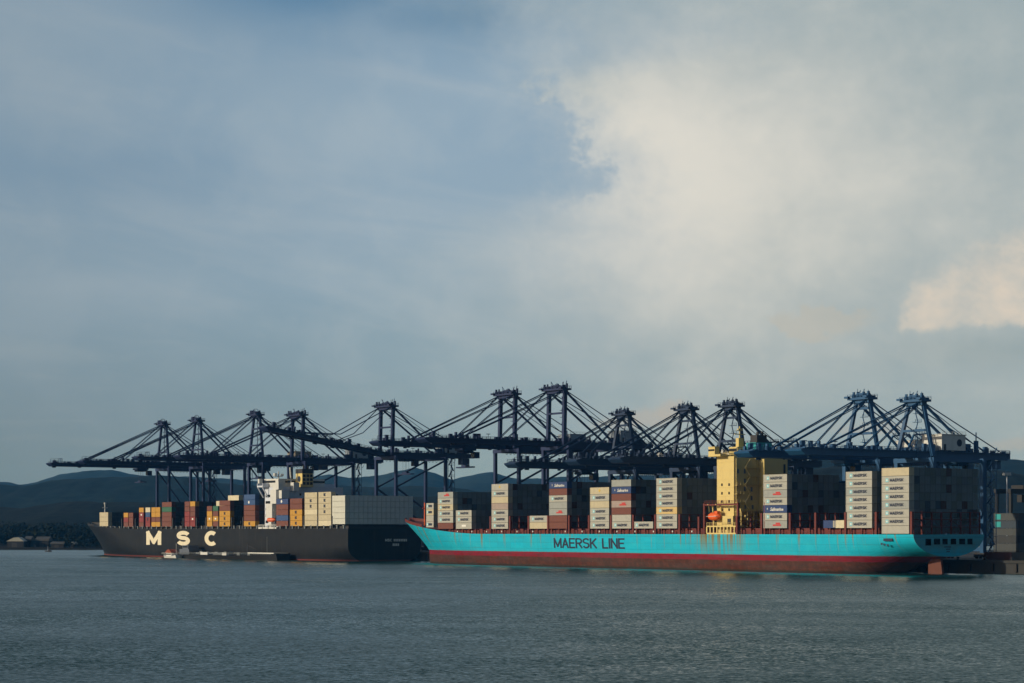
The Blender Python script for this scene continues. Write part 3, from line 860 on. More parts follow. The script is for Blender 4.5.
b.rail([(0.45, -15.6, 13.0), (0.45, 232, 13.0)], 1.1, 2.6, .05, 0); b.build('railing', deckred, ship_t)
b = MB()
for k, yy in enumerate((T(882), T(885), T(888))): b.box((-.26, yy - .5, 9.6 - .2 * k), (-.2, yy + .3, 10.2 - .2 * k))
b.box((-.27, T(893), 10.8), (-.2, T(884), 11.7)); b.build('name_lettering', letter_dark, ship_t)
# foremast and winches on the turquoise bow
b = MB(); yq = T(435, 8); b.beam((9, yq + 10, 15), (9, yq + 10, 27), .5); b.beam((7.8, yq + 10, 24.5), (10.2, yq + 10, 24.5), .3); b.build('foremast', orange, ship_t)
b = MB()
for i in range(5): b.tube((8 + i * 4, 288, 18), (9.8 + i * 4, 288, 18), .8, 10)
b.build('winch', deckred, ship_t)

# ---- the black ship's upper works
bw = -5.0
for i in range(52):
    y = 341 + i * 6.2
    if y < 655:
        bb = half_b(y, 15.4); x = PB['cx'] - bb
        MB().box((x + .2, y - .45, deck_z(PB, y) - .1), (x + 1.0, y + .45, 17.0)).box((x + .1, y - .7, 16.6), (x + 1.1, y + .7, 17.0 - .004)).build('pedestal', midgrey, ship_b)
MB().box((-1.5, 342, 15.2), (32, 404, 17.2)).box((-1.5, 428, 15.2), (32, 600, 17.2)).box((4, 600, 15.2), (26, 628, 17.2)).build('hatch_coaming', soot, ship_b)
for y in (392.8, 379.4, 365.2, 351.4, 442.5, 455.0, 469.3, 484.8, 496.0, 512.0, 525.0, 539.6, 573.5, 592.0):
    bb = half_b(y, 17); lashing_bridge(y, PB['cx'] - bb + .6, PB['cx'] + bb - .6, 15.6, 21.4, ship_b, soot, 9)
hy0, hy1 = 406.6, 424.5
MB().box((-1.8, hy0, 15.2), (33.0, hy1, 36.2)).build('deck_house', grey, ship_b)
b = MB()
for zz in (18.2, 21.4, 24.6, 28.0, 31.2):
    b.box((-1.86, hy0 + .8, zz), (-1.74, hy0 + 7.0, zz + 1.3)); b.box((-1.86, hy1 - 7.0, zz), (-1.74, hy1 - .8, zz + 1.3))
b.build('window_band', glass, ship_b)  # dark strips on the side face standing in for shaded balcony gaps
MB().box((-5.0, 411.0, 20.8), (-1.804, 417.4, 27.8)).build('stair_block', white, ship_b)
MB().box((-5.0, 406.8, 27.804), (-1.804, 412.8, 34.8)).build('stair_block', white, ship_b)
MB().box((-3.6, 403.6, 30.4), (0.6, 406.59, 34.4)).build('stair_block', white, ship_b)
MB().box((-4.6, 405.0, 34.81), (-1.81, 411.0, 38.2)).build('stair_block', white, ship_b)
MB().box((3.0, 403.4, 34.2), (6.2, 406.59, 38.4)).build('stair_block', white, ship_b)
MB().box((-5.2, 420.5, 36.2), (36.0, 426.5, 37.0)).box((-5.2, 420.4, 37.0), (36, 420.8, 38.2)).box((-5.2, 426.1, 37.0), (36, 426.5, 38.2)).build('bridge_wing', grey, ship_b)
for s, x in ((-1, -5), (1, 35.8)):
    for y in (421, 426): MB().beam((x, y, 36.2), (33 if s > 0 else -1.8, y, 31.0), .5).build('wing_brace', grey, ship_b)
wh = MB().box((-1.5, 413, 36.3), (26, 426, 40.4)).build('wheelhouse', white, ship_b)
MB().box((-1.55, 412.95, 38.4), (26.05, 426.05, 39.5)).build('window_band', glass, wh)
b = MB()
for z in (20, 23, 26, 29, 32):
    for x in range(8, 31, 3): b.box((x, hy0 - .05, z), (x + 1.1, hy0 + .05, z + 1.0))
b.build('window_band', glass, ship_b)
b = MB(); b.beam((-.8, 412, 38), (-.8, 412, 44), .5); b.beam((-3, 412, 41.5), (1.4, 412, 41.5), .35); b.tube((-2.8, 412, 41.7), (-2.8, 412, 43.0), .9, 10); b.tube((1.2, 412, 41.7), (1.2, 412, 42.8), .8, 10)
b.box((-2, 410, 38.2), (1.8, 413, 40.2)); b.tube((5.2, 410, 38), (4.6, 410, 46), .4, 8); b.build('radar_mast', white, ship_b)
MB().box((-4.8, 424.8, 38.2), (-3.0, 426.4, 40.4)).build('wing_cab', white, ship_b)
fu = MB().box((8.4, 404.4, 36.2), (14.6, 411.0, 43.0)).build('funnel', cream, ship_b)
MB().box((8.3, 404.3, 43.0), (14.7, 411.1, 45.2)).tube((10, 406, 45.2), (10, 406, 47), .5, 8).tube((12.6, 406, 45.2), (12.6, 406, 46.6), .5, 8).build('funnel_top', soot, fu)
b = MB()
for z in (37.3, 39.2, 41.1):
    for x in (8.8, 10.8, 12.8): b.box((x, 404.32, z), (x + 1.5, 404.5, z + 1.4))
b.build('louvre', soot, fu)
b = MB(); b.tube((8.32, 407.6, 40.2), (8.45, 407.6, 40.2), 1.5, 16); b.build('emblem', letter_dark, fu)
b = MB(); b.box((-4.8, 407, 15.3), (-2, 426, 16.2)); b.rail([(-4.8, 407, 16.2), (-4.8, 426, 16.2)], 1.2, 1.4, .09); b.box((-4.4, 413, 16.2), (-2.4, 416, 19.0)); b.build('boat_deck', white, ship_b)
b = MB()
for y in (410.0, 418.5): b.beam((-2.2, y, 16.2), (-2.6, y, 24.0), .5); b.beam((-2.6, y, 23.8), (-4.6, y, 24.4), .4)
b.build('davit', white, ship_b)
lifeboat(-3.8, 414.2, 18.6, 'orange lifeboat on the black ship between container stacks below white stair blocks', 8.4)
b = MB(); yf = T(107, 15); b.beam((15, yf + 3, 17), (15, yf + 3, 31), .55); b.beam((13.5, yf + 3, 28.4), (16.5, yf + 3, 28.4), .35); b.box((14.5, yf + 2.5, 30.6), (15.5, yf + 3.5, 31.6)); b.build('foremast', white, ship_b)
me = stroke_mesh('MSC', 3.8, 1.3, .3, .5); on_aft(me, 15.2, 9.3, 336.42); me.materials.append(letter_white)
o = bpy.data.objects.new('name_lettering', me); C.objects.link(o); o.parent = ship_b
b = MB()
for k, (xx, ww, zz) in enumerate(((20.0, 7.6, 9.35), (19.4, 4.4, 7.2))):
    for q in range(int(ww / .95)): b.box((xx + q * .95, 336.40, zz), (xx + q * .95 + .62, 336.6, zz + 1.15))
b.build('name_lettering', letter_white, ship_b)

# ------------------------------------------------------------------ containers
CH, CW, PITCH = 2.7, 2.38, 2.5


def container_mesh(L, name):
    """corrugated sides, corner posts, door end with locking bars; origin at the aft corner nearest the water"""
    mb = MB(); H = 2.59; W_ = CW
    e = 0.12
    for x in (0, W_ - e):
        for y in (0, L - e): mb.box((x, y, 0), (x + e, y + e, H))
    for x in (0, W_ - e):
        mb.box((x, e, 0), (x + e, L - e, .16)); mb.box((x, e, H - .12), (x + e, L - e, H))
    for y in (0, L - e):
        mb.box((e, y, 0), (W_ - e, y + e, .16)); mb.box((e, y, H - .12), (W_ - e, y + e, H))
    # corrugated sides
    for side in (0, 1):
        n = int((L - 2 * e) / .56); p = (L - 2 * e) / n; prof = []
        for k in range(n):
            y = e + k * p
            prof += [(y, .075), (y + p * .34, .075), (y + p * .5, .03), (y + p * .84, .03)]
        prof.append((L - e, .075)); i = len(mb.v)
        for (y, d) in prof:
            x = d if side == 0 else W_ - d
            mb.v += [(x, y, .16), (x, y, H - .12)]
        for q in range(len(prof) - 1):
            a = i + 2 * q; mb.f.append((a, a + 1, a + 3, a + 2)); mb.mi.append(0)
    mb.box((e, e, H - .1), (W_ - e, L - e, H - .03))
    mb.box((e, e + .02, .03), (W_ - e, L - e, .1))
    mb.box((e, .06, .16), (W_ - e, .1, H - .12)); mb.box((e, L - .1, .16), (W_ - e, L - .06, H - .12))
    for x in (.42, .92, 1.5, 2.0): mb.box((x, .01, .1), (x + .05, .05, H - .1))
    mb.box((W_ / 2 - .02, .02, .16), (W_ / 2 + .02, .06, H - .12))
    me = mb.mesh(name, CM['pale grey'])
    return me


CONT = {40: container_mesh(12.19, 'forty_foot_container'), 20: container_mesh(6.06, 'twenty_foot_container')}


def mark_meshes():
    out = {}
    def star(mb, cy, cz, s, mi):
        mb.box((-.04, cy - s, cz - s), (0.02, cy + s, cz + s), mi)
    for L, nm in ((12.19, 40), (6.06, 20)):
        # name with a pale blue square in front of it
        me = stroke_mesh('MAERSK', L * .5, 1.05, .27, .45)
        on_port(me, L * .70, .78, -.02); me.materials.append(letter_dark)
        mb = MB(); s = .62; cy, cz = L * .80, 1.3
        mb.box((-.04, cy - s, cz - s), (.0, cy + s, cz + s), 0)
        pts = []
        for q in range(14):
            rr_ = .46 if q % 2 == 0 else .21; an = math.pi / 2 + q * math.pi / 7; pts.append((cy + rr_ * math.cos(an), cz + rr_ * math.sin(an)))
        mb.prism(pts, 0, -.06, -.041, 1)
        out['name', nm] = (me, mb.mesh('emblem', [logo_blue, letter_white]))
        me = text_mesh('Safmarine', 1.6, .02, .02, .95, 1); k = L * .55 / me['w']
        for v in me.vertices: v.co.x = v.co.x * k + v.co.y * .18; v.co.y *= 1.25 / me['h']
        on_port(me, L * .70, .6, -.02); me.materials.append(letter_white)
        mb = MB(); s = .4; cy = L * .82
        for q in range(4):
            an = q * math.pi / 4; mb.beam((-.03, cy - s * math.cos(an), 1.35 - s * math.sin(an)), (-.03, cy + s * math.cos(an), 1.35 + s * math.sin(an)), .12, .04, 0)
        out['script', nm] = (me, mb.mesh('emblem', [letter_white]))
        mb = MB(); cy = L * .42
        mb.box((-.04, cy - L * .17, .75), (.0, cy + L * .17, 1.30)); mb.box((-.04, cy - L * .13, 1.36), (.0, cy + L * .05, 1.9))
        out['red', nm] = (None, mb.mesh('emblem', [letter_red]))
        mb = MB()
        w_ = 2.0; me = stroke_mesh('MSC', w_, 1.4, .3, .4)
        on_port(me, L * .5 + w_ / 2, .65, -.02); me.materials.append(letter_dark)
        out['small', nm] = (me, None)
        mb = MB(); mb.box((-.04, L * .35, .9), (.0, L * .62, 1.75)); out['white', nm] = (None, mb.mesh('emblem', [letter_white]))
        mb = MB(); mb.tube((-.04, L * .5, 1.35), (0, L * .5, 1.35), .55, 12); out['dot', nm] = (None, mb.mesh('emblem', [paint('gold_mark', (.6, .42, .05), .6, 0)]))
        mb = MB(); mb.box((-.04, L * .72, .35), (.0, L * .92, 2.3)); out['teal', nm] = (None, mb.mesh('emblem', [logo_teal]))
        mb = MB(); mb.tube((-.04, L * .55, 1.35), (0, L * .55, 1.35), .75, 12); out['disc', nm] = (None, mb.mesh('emblem', [letter_white]))
    return out


MARKS = mark_meshes()
MARK_WORDS = {'name': 'with dark lettering', 'script': 'with white script', 'red': 'with red mark', 'small': 'with small letters', 'white': 'with white patch',
              'dot': 'with gold dot', 'teal': 'with teal square', 'disc': 'with white disc', None: 'with bare side'}
ORD = ['bottom', 'second', 'third', 'fourth', 'fifth', 'sixth', 'seventh', 'eighth', 'ninth']
COLUMN = ['first', 'second', 'third', 'fourth', 'fifth', 'sixth', 'seventh', 'eighth', 'ninth', 'tenth', 'eleventh', 'twelfth', 'thirteenth', 'fourteenth', 'fifteenth', 'sixteenth']
ALL = []         # dicts of every container to place


def want(w, t, z, L, colour, mark, label, group, size, seen=True):
    ALL.append(dict(w=w, t=t, z=z, L=L, c=colour, m=mark, label=label, group=group, size=size, seen=seen))


def WALL(ph):
    ph = ph[3:] if ph.startswith('in ') else ph
    return ' '.join(x for x in ph.split() if x not in ('just', 'the'))


def bays(spec, ship, w0, z0, rows, dark, inner_pal):
    """spec, from the stern forward: (px_left, px_right, L, side tiers bottom->top, inner heights, place phrase)"""
    rects = []
    r = random.Random(len(spec) * 13 + 1)
    for b in spec:
        pl, pr, L, tiers, inner, phrase, zo, rr_ = b
        t0 = T(pr, w0); ln = 12.19 if L == 40 else 6.06
        if L == 20 and (T(pl, w0) - t0) < 5.0: t0 -= 0.4
        zb = z0 + zo
        for k, cm in enumerate(tiers):
            c, m = cm
            Z = W(w0, t0).y
            want(w0, t0, zb + k * CH, L, c, m, f"{c} container {MARK_WORDS[m]}, {ORD[k]} tier, {phrase if len(phrase.split()) < 9 else WALL(phrase)}", f'containers aboard the {ship} ship', 500 * 800 / Z)
        # rows further inboard, their door ends looking aft
        for rw in range(1, rr_):
            hgt = inner(rw) if callable(inner) else inner
            for k in range(hgt):
                w = w0 + rw * PITCH
                p = W(w + 1.2, t0, zb + k * CH + 1.35); X, Y = pxy(p)
                seen = not any(a <= X <= b_ and y0 <= Y <= y1 for a, b_, y0, y1 in rects)
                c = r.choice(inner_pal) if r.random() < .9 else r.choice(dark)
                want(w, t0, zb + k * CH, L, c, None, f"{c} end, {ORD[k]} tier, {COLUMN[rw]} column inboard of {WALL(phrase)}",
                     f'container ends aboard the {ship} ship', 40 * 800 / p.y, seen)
        # what this bay hides of those further forward
        ht = len(tiers)
        X0, Y0 = pxy(W(w0, t0 + ln, zb)); X1, _ = pxy(W(w0, t0, zb)); _, Yt = pxy(W(w0, t0, zb + ht * CH))
        rects.append((X0, X1, Yt, 540))
        hi = inner(6) if callable(inner) else inner
        if hi:
            X2, _ = pxy(W(w0 + rr_ * PITCH, t0, zb)); _, Yt = pxy(W(w0 + rr_ * PITCH / 2, t0, zb + hi * CH)); rects.append((X1, X2, Yt, 540))


M_ = ('pale grey', 'name'); G_ = ('grey', None); BR = ('brown', None)
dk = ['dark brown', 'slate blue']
shade_pal_t = ['mid grey', 'dull green', 'mid grey', 'mid grey', 'slate grey', 'mid grey', 'dull green', 'mid grey']  # shade on the aft ends put into darker box colours
st = lambda n: f'{n} stack from the turquoise bow'
ts = [
    (880, 909, 40, [('pale grey', None), M_, M_, ('grey', 'name'), M_, M_, M_, ('beige', None)], lambda r: 8, 'in stack at the turquoise stern', -1.9, 13),
    (846, 872, 40, [M_, M_, M_, M_, ('grey', 'name'), M_, M_], lambda r: 7, 'in second stack from the turquoise stern', 0, 13),
    (835, 845, 20, [('cream', None)], 0, 'lone box aft of deckhouse frames', 0, 13),
    (826, 835, 20, [('navy', None)], 0, 'lone box on the low bay aft of the deckhouse', 0, 13),
    (764.5, 787, 40, [('grey', 'red'), M_, ('navy', 'script'), M_, ('grey', 'red'), M_, M_], lambda r: 7 if r < 10 else 6, 'in stack just aft of the yellow deckhouse', 0, 13),
    (657, 677, 40, [M_, M_, ('tan', 'name'), M_, M_, M_, M_], lambda r: 7, 'in stack just forward of the yellow deckhouse', 0, 13),
    (635, 653, 40, [M_], lambda r: 1, 'lone box in ninth bay from the turquoise bow', 0, 13),
    (612, 631, 40, [M_, ('pale grey', None), BR, ('reddish grey', 'red'), BR, ('navy', 'script'), G_], lambda r: 7, 'in ' + st('eighth'), 0, 13),
    (591, 609, 40, [M_, ('pale grey', 'name'), M_, ('beige', None), M_, ('beige', 'dot')], lambda r: 6 if r < 5 else 7, 'in ' + st('seventh'), 0, 13),
    (550, 567, 40, [BR, BR, ('grey', 'red'), G_, M_, BR, ('navy', 'script')], lambda r: 7, 'in ' + st('sixth'), 0, 13),
    (530.5, 547, 40, [('beige', None), M_], lambda r: 2, 'in ' + st('fifth'), 0, 13),
    (492, 508, 40, [M_, M_, M_, ('reddish grey', None), ('beige', None), M_, ('pale grey', 'dot')], lambda r: 7, 'in ' + st('fourth'), 0, 13),
    (456, 471.5, 40, [('pale grey', 'white'), ('pale grey', 'name'), M_], lambda r: 3, 'in ' + st('third'), 0, 13),
    (438, 453, 40, [BR, M_, M_, ('beige', 'name'), M_, ('grey', 'red')], lambda r: 6, 'in ' + st('second'), 0, 12),
    (426, 433.5, 20, [M_, ('pale grey', None), ('beige', 'name'), M_], lambda r: 4, 'in foremost stack behind the turquoise bow', .7, 9),
]
bays(ts, 'turquoise', 0.25, 15.15, 13, dk, shade_pal_t)
sb = lambda n: f'in {n} stack from the black bow'
Y_ = ('yellow', 'small'); YB = ('yellow', None); B6 = ('beige', 'small'); BG = ('beige', None); RD = ('red', None)
shade_pal_b = ['charcoal', 'dark brown', 'dark grey', 'slate blue', 'charcoal']  # dark tones painted in for the shaded aft ends
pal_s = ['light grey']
bs = [
    (333, 345, 40, [('white', None)] * 5, lambda r: 5, 'in white stack at the black stern', .6, 15),
]
bays(bs, 'black', -4.9, 16.9, 15, pal_s, pal_s)
bs = [
    (318, 331, 40, [('cream', None), BG, B6, B6, B6, B6], lambda r: 4, 'in beige stack next to the white stack', 0, 15),
    (304, 317, 40, [BG, BG, ('cream', None), B6, B6, ('beige', None)], lambda r: 5, 'in beige stack aft of the yellow boxes', 0, 15),
    (291, 302, 40, [Y_, Y_, Y_, ('brown', None), ('brown', None)], lambda r: 5, 'in stack just forward of the beige stacks', 0, 15),
    (277, 288, 40, [BR, ('blue', None), BR, BR, ('navy', 'disc')], lambda r: 5, 'in stack just aft of the white stair blocks', 0, 15),
    (244.5, 255, 40, [('yellow', 'small'), BR, BR, BR, ('blue', 'disc'), ('blue', None)], lambda r: 6, 'in tallest blue topped stack', 0, 15),
    (220, 230, 40, [Y_, Y_, Y_, BR, BR], lambda r: 5 if r < 6 else 6, 'in yellow stack beside the letter C', 0, 15),
    (213, 218, 20, [BR, ('yellow', 'white'), BR, ('green', None)], lambda r: 4, 'in green topped short stack above letter C', 0, 15),
    (207, 212, 20, [YB, ('yellow', 'white'), YB, BR], lambda r: 4, 'in short yellow stack above letter C', 0, 15),
    (190, 195, 20, [RD, ('red', 'white'), BR, BR, YB], lambda r: 5, 'in yellow topped short stack above letter S', 0, 15),
    (184, 189.5, 20, [RD, RD, RD, BR, BR], lambda r: 5, 'in red short stack above letter S', 0, 15),
    (162, 171.5, 40, [BR, BR, BR, ('green', None), BR], lambda r: 5, 'in brown stack between letters M and S', 0, 15),
    (156, 160, 20, [YB, BR, YB, YB], lambda r: 4, 'in aft yellow short stack above letter M', 0, 15),
    (150, 156, 20, [YB, BR, YB, YB], lambda r: 4, 'in forward yellow short stack above letter M', 0, 15),
    (144, 150, 20, [('red', None), ('red', 'small'), ('blue', None)], lambda r: 4, 'in short blue topped stack above letter M', 0, 14),
    (137, 143.5, 20, [BR, RD, ('red', 'white'), YB], lambda r: 3, 'in yellow topped stack forward of letter M', 0, 14),
    (128, 133, 20, [BR, BR, BR], lambda r: 3, 'in brown short stack near the black bow', 0, 13),
    (123, 128, 20, [BR, RD, YB], lambda r: 3, 'in yellow topped short stack near the black bow', 0, 13),
    (99, 108, 40, [BG, BG, BG], lambda r: 3, 'in beige stack foremost on the black bow', .5, 1),
]
bays(bs, 'black', -4.9, 16.7, 15, dk, shade_pal_b)
# foremost bay: the beige stack and the rows beside it
for rw in range(1, 9):
    for k in range(3):
        tt = T(108, -4.9); c = R.choice(['slate blue', 'dark grey'])  # shade of these ends put into dark colours
        want(-4.9 + rw * PITCH, tt, 17.2 + k * CH, 40, c, None, f'{c} container end, {ORD[k]} tier, {COLUMN[rw]} column of row at the black bow', 'container ends aboard the black ship', 25)
# loose white boxes that top the stacks
for rw, tt, k, L_, mk, lab in ((0, T(150, -4.9), 3, 20, None, 'cream container laid on top of the blue boxes above letter M'), (2, T(218, -4.9), 4, 40, 'red', 'cream container topping the stack above letter C'),
                               (2, T(230, -4.9), 5, 40, None, 'cream container on the dark wall left of the tallest blue topped stack')):
    want(-4.9 + rw * PITCH, tt, 16.7 + k * CH, L_, 'cream', mk, lab, 'containers aboard the black ship', 450)

seen = [c for c in ALL if c['seen']]
seen.sort(key=lambda c: -c['size'])
single = seen[:292]; ids = set(id(c) for c in single); mass = [c for c in ALL if id(c) not in ids]
proto = {}
for c in single:
    key = c['L']
    if key not in proto:
        o = bpy.data.objects.new('shipping_container', CONT[key]); C.objects.link(o); proto[key] = o
    else:
        o = proto[key].copy(); C.objects.link(o)
    o.location = W(c['w'], c['t'], c['z']); o.rotation_euler = (0, 0, ROT)
    o.material_slots[0].link = 'OBJECT'; o.material_slots[0].material = CM[c['c']]
    tag(o, c['label'], 'shipping container', c['group'])
    if c['m']:
        for me, nm in zip(MARKS[c['m'], key], ('lettering', 'emblem')):
            if me: q = bpy.data.objects.new(nm, me); C.objects.link(q); q.parent = o


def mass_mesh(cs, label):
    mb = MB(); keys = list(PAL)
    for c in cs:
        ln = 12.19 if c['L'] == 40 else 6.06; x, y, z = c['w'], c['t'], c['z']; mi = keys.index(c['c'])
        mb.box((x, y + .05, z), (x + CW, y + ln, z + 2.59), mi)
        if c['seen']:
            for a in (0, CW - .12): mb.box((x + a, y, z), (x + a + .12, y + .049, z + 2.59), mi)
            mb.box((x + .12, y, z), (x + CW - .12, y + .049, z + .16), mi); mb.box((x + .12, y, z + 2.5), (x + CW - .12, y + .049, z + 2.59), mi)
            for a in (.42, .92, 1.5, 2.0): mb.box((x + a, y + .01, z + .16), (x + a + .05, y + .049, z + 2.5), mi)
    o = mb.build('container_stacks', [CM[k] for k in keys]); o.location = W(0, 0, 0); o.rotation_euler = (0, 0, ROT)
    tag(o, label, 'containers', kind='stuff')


mass_mesh(mass, 'dark mass of further containers stowed inboard on both ships')


# ------------------------------------------------------------------ ship-to-shore cranes
def make_crane(kind, paint_m, raise_deg=0.0, house_m=white, hx_=None, za_=None):
    P = {'A': dict(g=25.0, s=17.0, hb=35.3, za=58.8, out=55.5, back=43.5, mast=3.4, leg=1.6, gh=2.4),
         'H': dict(g=29.0, s=18.5, hb=46.8, za=71.8, out=68.0, back=50.0, mast=5.8, leg=1.5, gh=2.0),
         'L': dict(g=26.5, s=16.5, hb=47.6, za=74.2, out=70.0, back=46.0, mast=4.0, leg=1.5, gh=1.8)}[kind]
    g, s, hb, za, out, back, mw, lg, gh = (P[k] for k in ('g', 's', 'hb', 'za', 'out', 'back', 'mast', 'leg', 'gh'))
    za = za_ or za
    e = empty('quay_crane', (0, 0, 0), ROT); M = paint_m; gd = 3.1
    r = random.Random(ord(kind))
    for x in (0, g):
        for y in (-s / 2, s / 2):
            b = MB()
            b.beam((x, y, 2.0), (x, y, hb - .1), lg, lg * .85); b.build('leg', M, e)
            b = MB(); b.box((x - .7, y - 3.6, .55), (x + .7, y + 3.6, 2.0))
            for q in (-2.8, -1, 1, 2.8): b.tube((x - .35, y + q, .5), (x + .35, y + q, .5), .5, 10)
            b.build('bogie', soot, e)
        MB().box((x - .65, -s / 2 + lg / 2, 2.6), (x + .65, s / 2 - lg / 2, 4.0)).build('sill_beam', M, e)
        MB().box((x - .8, -s / 2 - 1.0, hb - 1.7), (x + .8, s / 2 + 1.0, hb - .2)).build('cross_beam', M, e)
    for y in (-s / 2, s / 2):
        MB().box((lg / 2, y - .6, 11.0), (g - lg / 2, y + .6, 12.5)).build('portal_beam', M, e)
        MB().box((lg / 2, y - .45, hb - 1.6), (g - lg / 2, y + .45, hb - .5)).build('portal_beam', M, e)
        if kind == 'H':
            for a, c in (((.4, y, 31.5), (g - .4, y, hb - 2.0)), ((.4, y, 31.0), (g - .4, y, 13.0))): MB().beam(a, c, .75, .75).build('diagonal_brace', M, e)
        else:
            MB().beam((.4, y, hb - 2.0), (g - .4, y, 14.0), .65, .65).build('diagonal_brace', M, e)

    def track(x0, x1, name, rot=0.0, hinge=-3.0):
        b = MB(); gd = 3.1
        for y in (-gd, gd):
            b.box((x0, y - .6, hb), (x1, y + .6, hb + gh))
            b.box((x0, y - .85, hb - .25), (x1, y + .85, hb))
        n = int((x1 - x0) / 7.5)
        for k in range(n + 1):
            x = x0 + (x1 - x0 - .8) * k / n; b.box((x, -gd + .6, hb + gh * .45), (x + .8, gd - .6, hb + gh * .9))
        for y in (-gd - 1.5, gd + .85): b.box((x0, y, hb + gh - .5), (x1, y + .65, hb + gh - .38))
        # lamps, sheave supports and boxes along the top
        x = x0 + 2
        while x < x1 - 2:
            y = r.choice((-gd, gd)); h = r.choice((.7, .9, 1.2, 1.6, 2.4)); w = r.uniform(.4, 1.8)
            b.box((x, y - .5, hb + gh), (x + w, y + .5, hb + gh + h))
            if r.random() < .3: b.box((x - .4, y - .4, hb - .9), (x + w, y + .4, hb - .25))
            x += r.uniform(1.2, 3.6)
        o = b.build(name, M, e)
        b = MB()
        for y in (-gd - 1.4, gd + 1.4): b.rail([(x0, y, hb + gh - .4), (x1, y, hb + gh - .4)], 1.25, 2.0, .085)
        q = b.build('railing', M, o)
        b = MB()
        for k in range(int((x1 - x0) / 14)):
            x = x0 + 7 + k * 14; y = gd + .8
            b.beam((x, y, hb + gh), (x, y, hb + gh + 2.4), .14); b.box((x - .9, y - .3, hb + gh + 2.3), (x + .9, y + .3, hb + gh + 2.55))
        b.build('floodlight', M, o)
        if rot:
            for m_ in (o, *o.children):
                if m_ is o:
                    a = math.radians(rot); ca, sa = math.cos(a), math.sin(a)
                    m_.data.transform(Matrix.Translation((hinge, 0, hb)) @ Matrix.Rotation(a, 4, 'Y') @ Matrix.Translation((-hinge, 0, -hb)))
                else:
                    m_.data.transform(Matrix.Translation((hinge, 0, hb)) @ Matrix.Rotation(math.radians(rot), 4, 'Y') @ Matrix.Translation((-hinge, 0, -hb)))
        return o
    bo = track(-out, -3.2, 'boom', raise_deg)
    tip = MB(); tip.prism([(-out - 1.8, hb + 1.0), (-out, hb - .25), (-out, hb + 2.0), (-out - 2.0, hb + 1.6)], 1, -3.9, 3.9)
    tip.rail([(-out - 2.2, -3.6, hb + 1.6), (-out + 5, -3.6, hb + 2.0)], 2.2, 2.4, .09)
    tp = tip.build('boom_tip', M, e)
    hinge_m = Matrix.Translation((-3, 0, hb)) @ Matrix.Rotation(math.radians(raise_deg), 4, 'Y') @ Matrix.Translation((3, 0, -hb))
    if raise_deg: tp.data.transform(hinge_m)
    track(-3.0, back, 'girder')
    # mast or A-frame
    for y in (-1, 1):
        MB().beam((0, y * (s / 2 if kind != 'H' else mw), hb + .2), (0.6, y * mw if kind == 'H' else y * 3.2, za - 1.0), 1.5 if kind == 'H' else 1.25, 1.5 if kind == 'H' else 1.1).build('mast_leg', M, e)
    ym = lambda z: mw if kind == 'H' else s / 2 + (3.2 - s / 2) * (z - hb) / (za - 1 - hb)
    for z in ((hb + (za - hb) * .55),) if kind == 'H' else (hb + 9, hb + 18): MB().box((-.3, -ym(z) + .5, z), (.6, ym(z) - .5, z + .8)).build('cross_tie', M, e)
    b = MB(); z = hb + 3.4; k = 0; yl = -mw + 1.0 if kind == 'H' else -1.2
    while z < za - 4:
        b.beam((.8, yl + (.6 if k % 2 else 1.6), z), (.8, yl + (1.6 if k % 2 else .6), z + 3.0), .3, .2); b.box((.3, yl - .4, z - .1), (1.7, yl + 2.6, z + .05)); b.rail([(1.6, yl - .3, z), (1.6, yl + 2.5, z)], 1, 1.4, .06)
        z += 3.0; k += 1
    b.build('ladder', M, e)
    b = MB(); aw = mw + 2.0 if kind == 'H' else 5.2
    b.box((-2.2, -aw, za - 1.0), (2.6, aw, za - .2)); b.box((-.9, -aw + 1, za - 2.2), (1.5, aw - 1, za - 1.0))
    b.rail([(-2.1, -aw, za - .2), (-2.1, aw, za - .2)], 1.1, 1.3, .07); b.rail([(2.5, -aw, za - .2), (2.5, aw, za - .2)], 1.1, 1.3, .07)
    for q in range(8):
        y = -aw + .8 + q * (2 * aw - 1.6) / 7; b.tube((-.9 + (q % 2), y - .25, za + .5), (-.9 + (q % 2), y + .25, za + .5), .8, 10)
    for q in range(16):
        y = r.uniform(-aw + .4, aw - .9); x = r.uniform(-2.0, 1.8); hh = r.choice((.5, .9, 1.3, 2.0)); b.box((x, y, za - .2), (x + r.uniform(.3, .9), y + r.uniform(.3, 1.1), za + hh))
    for q in range(5):
        y = r.uniform(-aw + 1, aw - 1); b.beam((r.uniform(-2, 2), y, za), (r.uniform(-2, 2), y + r.uniform(-1.5, 1.5), za + r.uniform(1.5, 3.0)), .22)
    b.box((-1.2, -aw * .3, za - .2), (.8, aw * .25, za + 1.4)); b.beam((1.4, aw * .7, za), (1.4, aw * .7, za + 3.2), .14); b.beam((-1, -aw * .8, za), (-1, -aw * .8, za + 2.4), .14)
    b.box((-3.4, -aw - .4, za - .4), (-2.2, -aw + 1.4, za + .3)); b.box((-3.4, aw - 1.4, za - .4), (-2.2, aw + .4, za + .3))
    b.build('apex_platform', M, e)
    # stays
    for y in (-1, 1):
        for f, rad in ((.42, .22), (.76, .26)):
            a = Vector((-1.0, y * (mw if kind == 'H' else 3.0), za - 1.2)); c = Vector((-out * f, y * 3.1, hb + gh + .3))
            b = MB()
            if raise_deg:
                c = hinge_m @ c; mid = a.lerp(c, .55) - Vector((0, 0, 3.4 if f < .5 else 6.5)); b.path([a, mid, c], rad, 6)
            else:
                b.tube(a, c, rad, 6); b.tube(a + Vector((-.4, 0, -.9)), c + Vector((.8, 0, 0)), rad * .7, 5)
            b.build('forestay', M, e)
            MB().box((c.x - .8, c.y - .5, c.z - .5), (c.x + .8, c.y + .5, c.z + .9)).build('stay_bracket', M, e)
